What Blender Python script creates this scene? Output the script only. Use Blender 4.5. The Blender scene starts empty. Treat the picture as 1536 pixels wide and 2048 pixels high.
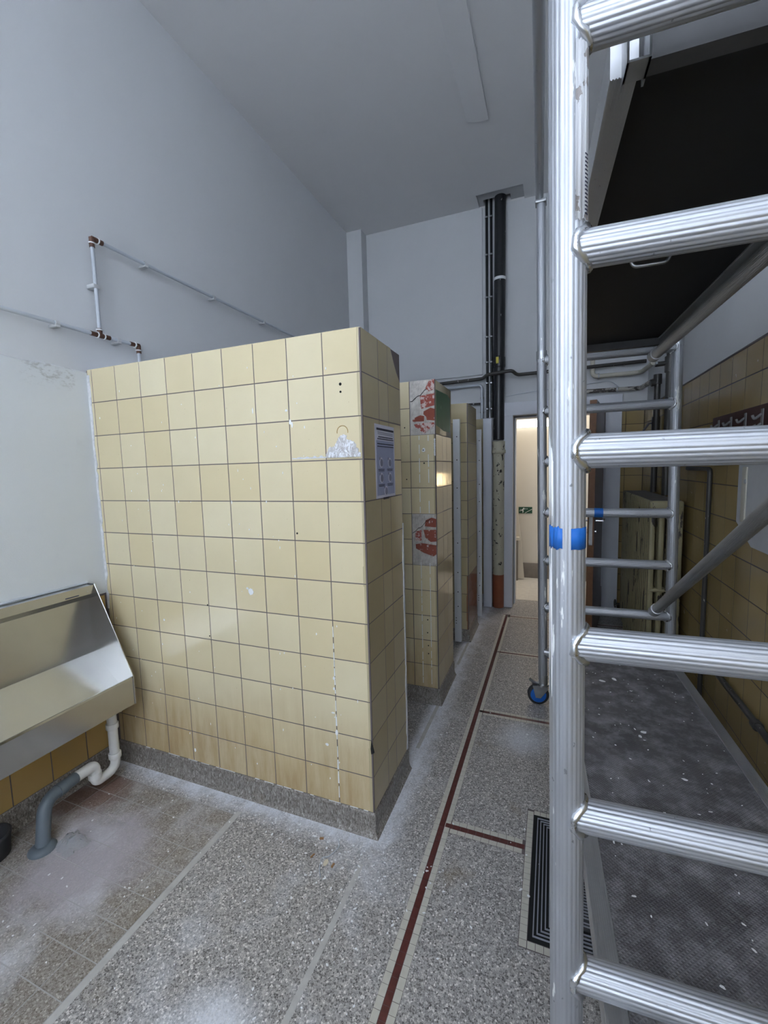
import bpy, bmesh, math, random
from mathutils import Vector, Matrix
random.seed(7)
S = bpy.context.scene
COL = S.collection
PI = math.pi

# ------------------------------------------------------------------ camera
cam_d = bpy.data.cameras.new('camera'); cam = bpy.data.objects.new('camera', cam_d); COL.objects.link(cam)
cam_d.sensor_fit = 'VERTICAL'; cam_d.sensor_height = 24.0; cam_d.sensor_width = 18.0
cam_d.lens = 858.36 * 24.0 / 2048.0
cam_d.clip_start = 0.02; cam_d.clip_end = 60
RX, UP, FW = (.93070474, .36483872, -.02610354), (-.01225687, .10243372, .99466432), (-.36556594, .92541885, -.09980733)
CAMP = (.62952548, -1.41040759, 1.42494726)
cam.matrix_world = Matrix(((RX[0], UP[0], -FW[0], CAMP[0]), (RX[1], UP[1], -FW[1], CAMP[1]), (RX[2], UP[2], -FW[2], CAMP[2]), (0, 0, 0, 1)))
S.camera = cam

# ------------------------------------------------------------------ world, exposure, daylight
wd = bpy.data.worlds.new('world'); S.world = wd; wd.use_nodes = True
bg = wd.node_tree.nodes['Background']; bg.inputs[0].default_value = (.72, .84, 1, 1); bg.inputs[1].default_value = 1.2
S.view_settings.view_transform = 'Standard'; S.view_settings.look = 'None'
S.view_settings.gamma = 1; S.view_settings.exposure = 0.88; S.view_settings.use_curve_mapping = False

def area_light(name, loc, rot, sx, sy, power, color):
    l = bpy.data.lights.new(name, 'AREA'); l.shape = 'RECTANGLE'; l.size = sx; l.size_y = sy; l.energy = power; l.color = color
    o = bpy.data.objects.new(name, l); COL.objects.link(o); o.location = loc; o.rotation_euler = rot
    return o
# daylight entering through the window in the wall behind the camera
WX0, WX1, WZ0, WZ1, WY = -.70, 1.32, 1.25, 3.76, -2.75
area_light('window_daylight', ((WX0 + WX1) / 2, WY + .02, (WZ0 + WZ1) / 2), (PI / 2, 0, PI), WX1 - WX0 - .1, WZ1 - WZ0 - .1, 298, (.89, .945, 1))
area_light('hall_ceiling_light', (.6, 3.85, 2.55), (0, 0, 0), .25, 1.2, 9, (1, .92, .80))

# ------------------------------------------------------------------ materials
class NT:
    def __init__(s, name, rough=.5, metal=0.0, base=(.8, .8, .8), spec=None):
        s.m = bpy.data.materials.new(name); s.m.use_nodes = True; s.t = s.m.node_tree
        s.b = s.t.nodes['Principled BSDF']
        s.set('Roughness', rough); s.set('Metallic', metal); s.set('Base Color', base)
        if spec is not None: s.set('Specular IOR Level', spec)
    def plug(s, sock, v):
        if hasattr(v, 'is_linked'): s.t.links.new(v, sock)
        elif isinstance(v, (tuple, list)):
            sock.default_value = tuple(v) + (1,) if len(v) == 3 and len(sock.default_value) == 4 else tuple(v)
        else: sock.default_value = v
    def set(s, k, v): s.plug(s.b.inputs[k], v)
    def n(s, typ, **kw):
        nd = s.t.nodes.new(typ)
        for k, v in kw.items(): setattr(nd, k, v)
        return nd
    def pos(s): return s.n('ShaderNodeNewGeometry').outputs['Position']
    def obj(s): return s.n('ShaderNodeTexCoord').outputs['Object']
    def rnd(s): return s.n('ShaderNodeObjectInfo').outputs['Random']
    def map(s, v, sc=(1, 1, 1), loc=(0, 0, 0)):
        nd = s.n('ShaderNodeMapping'); s.plug(nd.inputs[0], v); nd.inputs['Scale'].default_value = sc; nd.inputs['Location'].default_value = loc
        return nd.outputs[0]
    def noise(s, v, scale, detail=3, rough=.55, dist=0, col=False):
        nd = s.n('ShaderNodeTexNoise'); s.plug(nd.inputs['Vector'], v)
        nd.inputs['Scale'].default_value = scale; nd.inputs['Detail'].default_value = detail; nd.inputs['Roughness'].default_value = rough; nd.inputs['Distortion'].default_value = dist
        return nd.outputs['Color' if col else 'Fac']
    def vor(s, v, scale, feat='F1', out='Color', rnd=1):
        nd = s.n('ShaderNodeTexVoronoi', feature=feat); s.plug(nd.inputs['Vector'], v); nd.inputs['Scale'].default_value = scale; nd.inputs['Randomness'].default_value = rnd
        return nd.outputs[out]
    def ramp(s, f, stops, interp='LINEAR'):
        nd = s.n('ShaderNodeValToRGB'); s.plug(nd.inputs[0], f); cr = nd.color_ramp; cr.interpolation = interp
        while len(cr.elements) < len(stops): cr.elements.new(.5)
        for e, (p, c) in zip(cr.elements, stops):
            e.position = p; c = (c, c, c) if not isinstance(c, (tuple, list)) else c; e.color = tuple(c) + (1,)
        return nd.outputs[0]
    def mix(s, f, a, b, mode='MIX'):
        nd = s.n('ShaderNodeMix', data_type='RGBA', blend_type=mode); s.plug(nd.inputs[0], f); s.plug(nd.inputs[6], a); s.plug(nd.inputs[7], b)
        return nd.outputs[2]
    def m_(s, op, a, b=0.0, c=None, clamp=False):
        nd = s.n('ShaderNodeMath', operation=op, use_clamp=clamp); s.plug(nd.inputs[0], a); s.plug(nd.inputs[1], b)
        if c is not None: s.plug(nd.inputs[2], c)
        return nd.outputs[0]
    def xyz(s, v):
        nd = s.n('ShaderNodeSeparateXYZ'); s.plug(nd.inputs[0], v); return nd.outputs
    def smooth(s, v, a, b):
        nd = s.n('ShaderNodeMapRange', interpolation_type='SMOOTHSTEP'); s.plug(nd.inputs[0], v); nd.inputs[1].default_value = a; nd.inputs[2].default_value = b
        return nd.outputs[0]
    def bump(s, h, dist=.001, strength=1.0):
        nd = s.n('ShaderNodeBump'); nd.inputs['Strength'].default_value = strength; nd.inputs['Distance'].default_value = dist; s.plug(nd.inputs['Height'], h)
        s.plug(s.b.inputs['Normal'], nd.outputs[0])

def plain(name, base, rough=.5, metal=0.0, var=.12, scale=12, bump=0):
    t = NT(name, rough, metal)
    f = t.noise(t.pos(), scale, 4)
    t.set('Base Color', t.mix(f, tuple(c * (1 - var) for c in base), tuple(min(1, c * (1 + var)) for c in base)))
    if bump: t.bump(t.noise(t.pos(), scale * 8, 4), bump)
    return t.m

def make_plaster(name, base, scuff=False):
    t = NT(name, .75); p = t.pos()
    f = t.noise(p, 3.5, 5)
    c = t.mix(f, tuple(x * .94 for x in base), base)
    if scuff:
        q = t.xyz(p)
        # grey scuffs just under the ledge and faint marks lower down
        zone = t.m_('MULTIPLY', t.smooth(q[2], 1.80, 1.86), t.m_('MULTIPLY', t.smooth(q[1], -.30, -.22), t.m_('SUBTRACT', 1, t.smooth(q[1], -.07, -.04))))
        sp = t.ramp(t.noise(t.map(p, (1, 30, 60)), 1, 5, .7), [(.5, 0), (.62, .55)])
        c = t.mix(t.m_('MULTIPLY', zone, sp), c, (.33, .33, .31))
        sp2 = t.ramp(t.noise(p, 9, 5, .65), [(.62, 0), (.75, .22)])
        c = t.mix(sp2, c, (.55, .56, .55))
    t.set('Base Color', c)
    t.bump(t.noise(p, 260, 3), .0006, .6)
    return t.m

def make_tile(name, lo, hi, dirt=True, rough=.13):
    t = NT(name, rough); p = t.pos(); q = t.xyz(p)
    c = t.mix(t.rnd(), lo, hi)
    c = t.mix(t.m_('MULTIPLY', t.noise(p, 7, 4), .35), c, tuple(x * .82 for x in lo))
    if dirt:
        # splash stains creeping up from the plinth, streaky
        st = t.noise(t.map(p, (26, 26, 4)), 1, 5, .65)
        lvl = t.m_('ADD', q[2], t.m_('MULTIPLY', t.noise(p, 2.6, 3), -.5))
        k = t.m_('MULTIPLY', t.m_('SUBTRACT', 1, t.smooth(lvl, -.12, .34)), t.ramp(st, [(.25, .2), (.75, .8)]))
        c = t.mix(k, c, (.40, .25, .10))
        fl = t.ramp(t.noise(p, 160, 2, .5), [(.70, 0), (.74, .7)])
        c = t.mix(t.m_('MULTIPLY', fl, t.ramp(t.noise(p, 5, 2), [(.5, 0), (.62, 1)])), c, (.30, .20, .10))
    t.set('Base Color', c)
    t.set('Roughness', t.ramp(t.noise(p, 18, 4), [(.3, rough * .8), (.8, rough * 1.9)]))
    t.bump(t.noise(p, 14, 2), .0006, .5)
    return t.m

def make_terrazzo(name, dust=True, tone=1.0, brown=0.0):
    t = NT(name, .42); p = t.pos(); q = t.xyz(p)
    pd = t.map(p, (1, 1, .35))
    big = t.vor(pd, 190, out='Color'); sep = t.xyz(big)
    cols = [(0, (.034, .031, .030)), (.17, (.075, .066, .060)), (.30, (.21, .198, .190)), (.55, (.32, .302, .29)), (.75, (.47, .445, .42)), (.92, (.72, .69, .66))]
    c = t.ramp(sep[0], [(a, tuple(x * tone for x in b)) for a, b in cols], 'CONSTANT')
    edge = t.vor(pd, 190, 'DISTANCE_TO_EDGE', 'Distance')
    c = t.mix(t.ramp(edge, [(.02, 1), (.12, 0)]), c, (.29 * tone, .275 * tone, .265 * tone))
    fine = t.ramp(t.xyz(t.vor(pd, 430))[1], [(0, (.13, .12, .115)), (.4, (.36, .34, .325)), (.85, (.66, .63, .60))], 'CONSTANT')
    c = t.mix(.38, c, fine)
    if brown: c = t.mix(brown, c, (.27, .21, .14))
    yel = t.ramp(t.noise(p, 4.5, 4, .6), [(.60, 0), (.74, .42)])
    c = t.mix(yel, c, (.22, .16, .08))
    if dust:
        dx = t.m_('MAXIMUM', q[0], 0.0); dy = t.m_('MAXIMUM', t.m_('MULTIPLY', q[1], -1.0), 0.0)
        d = t.m_('SQRT', t.m_('ADD', t.m_('MULTIPLY', dx, dx), t.m_('MULTIPLY', dy, dy)))
        nz = t.noise(p, 9, 6, .65); n2 = t.noise(p, 3.1, 5, .6)
        near = t.m_('SUBTRACT', 1, t.smooth(t.m_('ADD', d, t.m_('MULTIPLY', nz, .16)), .09, .21))
        open_ = t.m_('MAXIMUM', t.smooth(q[0], -.07, -.01), t.m_('SUBTRACT', 1, t.smooth(q[1], .0, .05)))
        near = t.m_('MULTIPLY', t.m_('MULTIPLY', near, open_), t.ramp(t.noise(t.map(p, (1, .5, 1)), 13, 5, .7), [(.28, .35), (.58, 1)]))
        patch = t.ramp(n2, [(.50, 0), (.72, .62)])
        patch = t.m_('MULTIPLY', patch, t.m_('SUBTRACT', 1, t.smooth(q[0], .02, .30)))
        spot = t.m_('SUBTRACT', 1, t.smooth(t.m_('ADD', t.n_dist(p, (-.16, -.74, 0)), t.m_('MULTIPLY', nz, .12)), .10, .26))
        spot2 = t.m_('SUBTRACT', 1, t.smooth(t.m_('ADD', t.n_dist(p, (.50, .82, 0)), t.m_('MULTIPLY', nz, .16)), .10, .28))
        k = t.m_('MAXIMUM', near, t.m_('MAXIMUM', patch, t.m_('MAXIMUM', t.m_('MULTIPLY', spot, .9), t.m_('MULTIPLY', spot2, .6))))
        grain = t.ramp(t.noise(p, 120, 3, .7), [(.25, .6), (.6, 1)])
        if brown:
            red = t.m_('MULTIPLY', t.m_('SUBTRACT', 1, t.smooth(t.m_('ADD', t.n_dist(p, (-1.36, -.20, 0)), t.m_('MULTIPLY', nz, .2)), .18, .42)), .75)
            c = t.mix(red, c, (.17, .085, .065))
            mud = t.m_('SUBTRACT', 1, t.smooth(t.m_('ADD', t.n_dist(p, (-.98, -.46, 0)), t.m_('MULTIPLY', nz, .28)), .26, .44))
            c = t.mix(t.m_('MULTIPLY', mud, .75), c, (.50, .47, .52))
        c = t.mix(t.m_('MULTIPLY', k, grain), c, (.82, .84, .90))
        t.set('Roughness', t.mix(k, (.42, .42, .42), (.9, .9, .9)))
    t.set('Base Color', c)
    t.bump(t.noise(p, 300, 2), .0003, .5)
    return t.m
def n_dist(s, p, c):
    nd = s.n('ShaderNodeVectorMath', operation='DISTANCE'); s.plug(nd.inputs[0], p); nd.inputs[1].default_value = c; return nd.outputs['Value']
NT.n_dist = n_dist

def make_metal(name, base, rough, streak=(1, 1, 1), paint=0.0, metal=1.0, dark=0.25, pits=.75):
    t = NT(name, rough, metal); p = t.pos()
    f = t.noise(t.map(p, streak), 30, 4)
    c = t.mix(f, tuple(x * (1 - dark) for x in base), base)
    t.set('Roughness', t.ramp(t.noise(t.map(p, streak), 60, 3), [(.2, rough * .8), (.8, rough * 1.25)]))
    pit = t.ramp(t.noise(t.map(p, (1, 1, .6)), 85, 3, .6), [(.68, 0), (.72, pits)])
    c = t.mix(t.m_('MULTIPLY', pit, t.ramp(t.noise(p, 6, 2), [(.45, 0), (.6, 1)])), c, (.12, .12, .13))
    if paint:
        k = t.ramp(t.noise(t.map(p, (1, 1, .22)), 26, 5, .62), [(.66 - paint, 0), (.675 - paint, 1)])
        c = t.mix(k, c, (.78, .79, .78)); t.set('Metallic', t.m_('SUBTRACT', metal, t.m_('MULTIPLY', k, metal)))
    t.set('Base Color', c)
    return t.m

def make_chipped(name, paint, under, scale=24, amount=.63, stretch=(1, 1, .4), rough=.4):
    t = NT(name, rough); p = t.pos()
    k = t.ramp(t.noise(t.map(p, stretch), scale, 5, .6), [(amount, 0), (amount + .012, 1)])
    base = t.mix(t.noise(p, 6, 3), tuple(x * .85 for x in paint), paint)
    t.set('Base Color', t.mix(k, base, under)); t.bump(t.m_('SUBTRACT', 1, k), .0008)
    return t.m

def make_brick(name, base, pale=.60):
    t = NT(name, .9); p = t.pos()
    c = t.mix(t.noise(p, 40, 4), tuple(x * .7 for x in base), base)
    k = t.ramp(t.noise(p, 45, 5, .65), [(pale, 0), (pale + .05, .85)])
    t.set('Base Color', t.mix(k, c, (.72, .62, .60))); t.bump(t.noise(p, 120, 4), .002)
    return t.m

def make_mortar(name, lo, hi, bump=.003):
    t = NT(name, .92); p = t.pos()
    t.set('Base Color', t.mix(t.ramp(t.noise(p, 26, 6, .65), [(.3, 0), (.7, 1)]), lo, hi)); t.bump(t.noise(p, 70, 5), bump)
    return t.m

def make_rip():
    t = NT('ripped_mortar', .9); p = t.pos()
    c = t.mix(t.noise(p, 60, 5, .65), (.40, .38, .38), (.68, .66, .65))
    k = t.ramp(t.noise(t.map(p, (1, 1, .45)), 55, 5, .7, 1.5), [(.48, 0), (.56, .95)])
    t.set('Base Color', t.mix(k, c, (.86, .87, .90))); t.bump(t.noise(p, 150, 4), .003)
    return t.m
M = {}
M['wall'] = make_plaster('white_wall_paint', (.66, .675, .695))
M['wall_low'] = make_plaster('white_lower_plaster', (.68, .71, .73), True)
M['ceiling'] = make_plaster('ceiling_paint', (.74, .74, .745))
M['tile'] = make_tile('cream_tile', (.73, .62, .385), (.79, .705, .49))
M['tile_shaded'] = make_tile('cream_tile_shaded', (.50, .42, .25), (.58, .50, .32), False, .09)  # unstained cream tile with the shade put into a darker colour
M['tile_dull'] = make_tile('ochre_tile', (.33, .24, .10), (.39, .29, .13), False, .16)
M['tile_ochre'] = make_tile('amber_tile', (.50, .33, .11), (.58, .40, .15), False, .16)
M['tile_brown'] = make_tile('brown_tile', (.30, .15, .09), (.34, .17, .10), False, .12)
M['grout'] = plain('grout', (.145, .12, .12), .9)
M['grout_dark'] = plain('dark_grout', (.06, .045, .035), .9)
M['terrazzo'] = make_terrazzo('terrazzo', True, 1.45)
M['granito'] = make_terrazzo('granite_floor_tile', True, 1.15, .35)
M['plinth'] = make_terrazzo('dark_terrazzo', False, .75, .2)
M['mosaic_cream'] = plain('mosaic_cream', (.56, .54, .47), .35, 0, .15, 40)
M['divider'] = plain('worn_divider', (.50, .49, .47), .6, 0, .25, 30)
M['mosaic_red'] = plain('mosaic_oxblood', (.11, .030, .026), .3, 0, .5, 60)
M['mortar'] = make_mortar('mortar', (.46, .43, .40), (.74, .70, .65))
M['mortar_rip'] = make_rip()
M['mortar_w'] = make_mortar('white_filler', (.55, .55, .57), (.85, .86, .88))
M['brick'] = make_brick('brick_red', (.36, .10, .065))
M['brick_pale'] = make_brick('brick_pale', (.46, .12, .09), .50)
M['white_spot'] = plain('white_paint_spot', (.86, .87, .88), .6)
M['alu'] = make_metal('ribbed_aluminium', (.52, .54, .58), .50, (1, 1, .15), .035, .8, .15)
M['alu_rung'] = make_metal('rung_aluminium', (.55, .57, .61), .46, (.15, 1, 1), .0, .8, .15)
M['alu_dull'] = make_metal('dull_aluminium', (.66, .67, .69), .48, (1, .15, 1), .0)
M['alu_shaded'] = make_metal('shaded_aluminium', (.085, .085, .09), .55, metal=.2)  # shade on the platform end rails painted in as darker aluminium
M['weld'] = make_metal('weld_bead', (.82, .84, .87), .28)
M['hook_grey'] = plain('hook_grey', (.20, .20, .205), .45, .3)
M['zinc'] = make_metal('zinc', (.58, .60, .62), .38)
M['chrome'] = make_metal('chrome', (.75, .76, .78), .15, dark=.05)
M['steel'] = plain('stainless_steel', (.56, .56, .55), .22, 1.0, .04, 18)
M['jamb'] = make_metal('anodised_jamb', (.84, .86, .89), .45, (1, 1, .1), 0, .0, .08, pits=.2)
M['copper'] = plain('copper', (.12, .06, .042), .5, .4)
M['pipe_grey'] = plain('grey_pipe', (.50, .54, .59), .4, .0)
M['clip'] = plain('clip_plastic', (.55, .56, .57), .5)
M['ring_white'] = plain('white_ring', (.80, .81, .82), .5)
M['panel_white'] = plain('panel_white', (.52, .53, .55), .45)
M['pvc_white'] = plain('white_plastic', (.82, .82, .80), .35)
M['pvc_grey'] = plain('grey_plastic', (.135, .165, .195), .4)
M['black_iron'] = make_chipped('black_iron', (.012, .013, .016), (.62, .62, .64), 30, .69, (1, 1, .25), .35)
M['cream_iron'] = make_chipped('cream_pipe_paint', (.62, .59, .45), (.03, .025, .02), 26, .605, (1, 1, .8))
M['cream_iron2'] = make_chipped('cream_radiator_paint', (.38, .34, .20), (.045, .035, .03), 18, .575, (1, 1, .22))
M['rust_paint'] = plain('rust_red_paint', (.30, .095, .045), .35, 0, .3, 8)
M['dark_pipe'] = make_chipped('dark_pipe', (.05, .048, .046), (.5, .48, .45), 40, .68)
M['flaky_pipe'] = make_chipped('flaking_pipe', (.50, .47, .42), (.06, .05, .045), 34, .52, (.3, 1, 1))
M['cream_pipe'] = plain('cream_pipe', (.58, .55, .47), .45)
M['trim_white'] = make_plaster('white_gloss', (.72, .74, .80))
M['board_white'] = make_plaster('white_board', (.76, .79, .86))
M['door_red'] = plain('door_red', (.085, .018, .016), .3, 0, .2)
M['door_edge'] = plain('door_wood_edge', (.19, .085, .035), .55, 0, .35, 25)
M['hall_wall'] = make_plaster('hall_beige', (.72, .65, .54))
M['hall_floor'] = plain('hall_stone', (.66, .62, .56), .6, 0, .18, 20)
M['hall_plinth'] = plain('hall_plinth', (.20, .17, .14), .6, 0, .3)
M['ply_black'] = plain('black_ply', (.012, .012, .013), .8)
def make_deck():
    t = NT('dirty_deck', .65); p = t.pos()
    c = t.mix(t.noise(p, 7, 5, .65), (.045, .043, .047), (.16, .155, .165))
    dust = t.ramp(t.noise(p, 14, 6, .7), [(.45, 0), (.75, .55)])
    c = t.mix(dust, c, (.42, .42, .44)); t.set('Base Color', c)
    w = t.n('ShaderNodeTexWave', wave_type='BANDS', bands_direction='DIAGONAL'); t.plug(w.inputs[0], t.map(p, (1, -1, 0))); w.inputs['Scale'].default_value = 62
    w2 = t.n('ShaderNodeTexWave', wave_type='BANDS', bands_direction='DIAGONAL'); t.plug(w2.inputs[0], t.map(p, (1, 1, 0))); w2.inputs['Scale'].default_value = 62
    t.bump(t.m_('MAXIMUM', w.outputs['Fac'], w2.outputs['Fac']), .0012)
    return t.m
M['deck'] = make_deck()
M['tape'] = plain('blue_tape', (.010, .13, .50), .55, 0, .12)
M['wheel_blue'] = plain('blue_wheel', (.012, .12, .50), .35, 0, .1)
M['rubber'] = plain('dark_rubber', (.035, .036, .04), .7)
M['grate'] = make_metal('cast_grate', (.36, .38, .43), .5, metal=.2)
M['void'] = plain('dark_void', (.008, .008, .009), .95)
M['paper'] = plain('paper', (.66, .66, .76), .75, 0, .03)
M['paper_blue'] = plain('poster_blue', (.36, .39, .56), .75, 0, .04)
M['ink'] = plain('ink', (.03, .03, .06), .8)
M['ink_grey'] = plain('ink_grey', (.26, .27, .37), .8)
M['green'] = make_chipped('green_paint', (.055, .17, .075), (.12, .24, .14), 14, .60, (1, 1, .5), .55)
M['sign_green'] = plain('sign_green', (.008, .06, .028), .5)
M['sign_white'] = plain('sign_white', (.8, .8, .75), .5)
M['coat_board'] = plain('oxblood_board', (.060, .018, .014), .7)
M['label_paper'] = make_chipped('worn_label', (.68, .69, .72), (.33, .30, .29), 36, .56, (1, 1, .7), .6)
M['wood'] = plain('splinter_wood', (.36, .20, .09), .8)
M['yellow_tag'] = plain('yellow_tag', (.70, .58, .06), .5)
M['ceiling_patch'] = make_plaster('bare_board', (.52, .53, .54))
def make_emit(name, col, strength):
    t = NT(name); t.set('Base Color', (0, 0, 0)); t.set('Emission Color', col); t.set('Emission Strength', strength); return t.m
M['lamp'] = make_emit('lamp_glow', (1, .96, .88), 3)
M['lit_pane'] = make_emit('lit_pane', (1, .74, .40), 9)
def make_film():
    t = NT('clear_film', .12, 0, (.85, .88, .9)); t.set('Transmission Weight', .75); t.set('IOR', 1.15); t.bump(t.noise(t.pos(), 45, 4), .004); return t.m
M['film'] = make_film()

# ------------------------------------------------------------------ mesh helpers
class MB:
    def __init__(s): s.v = []; s.f = []; s.sm = []; s.mi = []
    def add(s, vs, fs, smooth=False, mi=0):
        o = len(s.v); s.v += [tuple(v) for v in vs]
        for f in fs: s.f.append(tuple(i + o for i in f)); s.sm.append(smooth); s.mi.append(mi)
        return s
    def box(s, a, b, bev=0.0, mi=0):
        x0, x1 = sorted((a[0], b[0])); y0, y1 = sorted((a[1], b[1])); z0, z1 = sorted((a[2], b[2]))
        if bev <= 0:
            vs = [(x0, y0, z0), (x1, y0, z0), (x1, y1, z0), (x0, y1, z0), (x0, y0, z1), (x1, y0, z1), (x1, y1, z1), (x0, y1, z1)]
            fs = [(0, 3, 2, 1), (4, 5, 6, 7), (0, 1, 5, 4), (1, 2, 6, 5), (2, 3, 7, 6), (3, 0, 4, 7)]
            return s.add(vs, fs, False, mi)
        e = min(bev, (x1 - x0) / 2.01, (y1 - y0) / 2.01, (z1 - z0) / 2.01)
        bm = bmesh.new(); bmesh.ops.create_cube(bm, size=1)
        for v in bm.verts: v.co = Vector(((x0 + x1) / 2 + v.co.x * (x1 - x0), (y0 + y1) / 2 + v.co.y * (y1 - y0), (z0 + z1) / 2 + v.co.z * (z1 - z0)))
        bmesh.ops.bevel(bm, geom=bm.edges[:], offset=e, segments=2, affect='EDGES', profile=.5)
        bm.verts.index_update()
        s.add([v.co[:] for v in bm.verts], [[v.index for v in f.verts] for f in bm.faces], True, mi); bm.free(); return s
    def tube(s, pts, r, n=14, caps=True, ring=None, mi=0, smooth=True):
        """sweep a ring (list of (a, b) in the frame) or a circle of radius r (float or list) along pts"""
        pts = [Vector(p) for p in pts]; k = len(pts); rs = r if isinstance(r, (list, tuple)) else [r] * k
        up = None; rows = []
        for i, p in enumerate(pts):
            t = (pts[min(i + 1, k - 1)] - pts[max(i - 1, 0)]).normalized()
            if up is None:
                up = Vector((0, 0, 1)) if abs(t.z) < .9 else Vector((1, 0, 0))
            a = (up - t * up.dot(t)).normalized(); up = a; b = t.cross(a)
            if ring: rows.append([p + a * q[0] + b * q[1] for q in ring])
            else: rows.append([p + (a * math.cos(2 * PI * j / n) + b * math.sin(2 * PI * j / n)) * rs[i] for j in range(n)])
        m = len(rows[0]); vs = [v for row in rows for v in row]
        fs = [(i * m + j, i * m + (j + 1) % m, (i + 1) * m + (j + 1) % m, (i + 1) * m + j) for i in range(k - 1) for j in range(m)]
        s.add(vs, fs, smooth, mi)
        if caps: s.add(rows[0], [tuple(range(m))[::-1]], False, mi); s.add(rows[-1], [tuple(range(m))], False, mi)
        return s
    def fluted(s, p0, p1, r, n=22, d=.0007):
        ring = []
        for j in range(n):
            for fr, rr in ((0, r), (.42, r), (.62, r - d), (.80, r - d)):
                a = 2 * PI * (j + fr) / n; ring.append((rr * math.cos(a), rr * math.sin(a)))
        return s.tube([p0, p1], r, ring=ring)
    def prism(s, poly, axis, a, b, mi=0):
        """poly: 2D points in the two other axes (cyclic order x,y,z without axis)"""
        def P(q, c): return (c, q[0], q[1]) if axis == 'x' else ((q[0], c, q[1]) if axis == 'y' else (q[0], q[1], c))
        n = len(poly); vs = [P(q, a) for q in poly] + [P(q, b) for q in poly]
        fs = [tuple(range(n)), tuple(range(n, 2 * n))[::-1]] + [(i, i + n, (i + 1) % n + n, (i + 1) % n) for i in range(n)]
        return s.add(vs, fs, False, mi)
    def sweep2d(s, path, prof, mi=0):
        """sweep profile (offset to the right of travel, z) along a 2D path with mitres"""
        rows = []; k = len(path); P = [Vector(p) for p in path]
        for i in range(k):
            d0 = (P[i] - P[i - 1]).normalized() if i else (P[1] - P[0]).normalized()
            d1 = (P[i + 1] - P[i]).normalized() if i < k - 1 else d0
            n0 = Vector((d0.y, -d0.x)); n1 = Vector((d1.y, -d1.x)); nn = (n0 + n1); nn = nn / (1 + n0.dot(n1))
            rows.append([(P[i].x + nn.x * o, P[i].y + nn.y * o, z) for o, z in prof])
        m = len(prof); vs = [v for r in rows for v in r]
        s.add(vs, [(i * m + j, (i + 1) * m + j, (i + 1) * m + (j + 1) % m, i * m + (j + 1) % m) for i in range(k - 1) for j in range(m)], False, mi)
        s.add(rows[0], [tuple(range(m))], False, mi); s.add(rows[-1], [tuple(range(m))[::-1]], False, mi)
        return s
    def lathe(s, prof, c, n=20, axis='z', mi=0, smooth=True):
        vs = []
        for r, h in prof:
            for j in range(n):
                a = 2 * PI * j / n; u, w = r * math.cos(a), r * math.sin(a)
                vs.append((c[0] + u, c[1] + w, c[2] + h) if axis == 'z' else ((c[0] + h, c[1] + u, c[2] + w) if axis == 'x' else (c[0] + u, c[1] + h, c[2] + w)))
        k = len(prof)
        s.add(vs, [(i * n + j, i * n + (j + 1) % n, (i + 1) * n + (j + 1) % n, (i + 1) * n + j) for i in range(k - 1) for j in range(n)], smooth, mi)
        s.add(vs[:n], [tuple(range(n))[::-1]], False, mi); s.add(vs[-n:], [tuple(range(n))], False, mi)
        return s
    def mesh(s, name, mats, off=(0, 0, 0)):
        me = bpy.data.meshes.new(name)
        me.from_pydata([(v[0] - off[0], v[1] - off[1], v[2] - off[2]) for v in s.v], [], s.f)
        for m in (mats if isinstance(mats, (list, tuple)) else [mats]): me.materials.append(m)
        me.polygons.foreach_set('use_smooth', s.sm); me.polygons.foreach_set('material_index', s.mi)
        bm = bmesh.new(); bm.from_mesh(me); bmesh.ops.recalc_face_normals(bm, faces=bm.faces[:]); bm.to_mesh(me); bm.free()
        me.update(); return me

def wpos(o):
    p = Vector((0, 0, 0))
    while o is not None: p += o.location; o = o.parent
    return p
def obj(name, mb, mat, parent=None, base=None):
    """one mesh object; vertices given in world space"""
    off = Vector(base) if base is not None else (wpos(parent) if parent else Vector((0, 0, 0)))
    o = bpy.data.objects.new(name, mb.mesh(name, mat, off)); COL.objects.link(o)
    if parent: o.parent = parent; o.location = off - wpos(parent)
    else: o.location = off
    return o
def tag(o, label, cat, group=None, kind=None):
    o['label'] = label; o['category'] = cat
    if group: o['group'] = group
    if kind: o['kind'] = kind
    return o
def thing(name, loc, label, cat, group=None):
    o = bpy.data.objects.new(name, None); o.empty_display_size = .1; COL.objects.link(o); o.location = loc
    return tag(o, label, cat, group)
def struct(name, mb, mat, parent=None):
    o = obj(name, mb, mat, parent)
    if parent is None: o['kind'] = 'structure'
    return o
def stuff(o): o['kind'] = 'stuff'; return o
def arc(c, r, a0, a1, u, v, n=8):
    c, u, v = Vector(c), Vector(u), Vector(v)
    return [c + (u * math.cos(a0 + (a1 - a0) * i / n) + v * math.sin(a0 + (a1 - a0) * i / n)) * r for i in range(n + 1)]
def rounded(pts, r, n=6):
    """round the corners of a polyline"""
    P = [Vector(p) for p in pts]; out = [P[0]]
    for i in range(1, len(P) - 1):
        a, b, c = P[i - 1], P[i], P[i + 1]; d0 = (a - b).normalized(); d1 = (c - b).normalized()
        rr = min(r, (a - b).length * .49, (c - b).length * .49)
        for k in range(n + 1):
            t = k / n; out.append((b + d0 * rr) * (1 - t) ** 2 + b * 2 * t * (1 - t) + (b + d1 * rr) * t ** 2)
    out.append(P[-1]); return out

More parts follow.
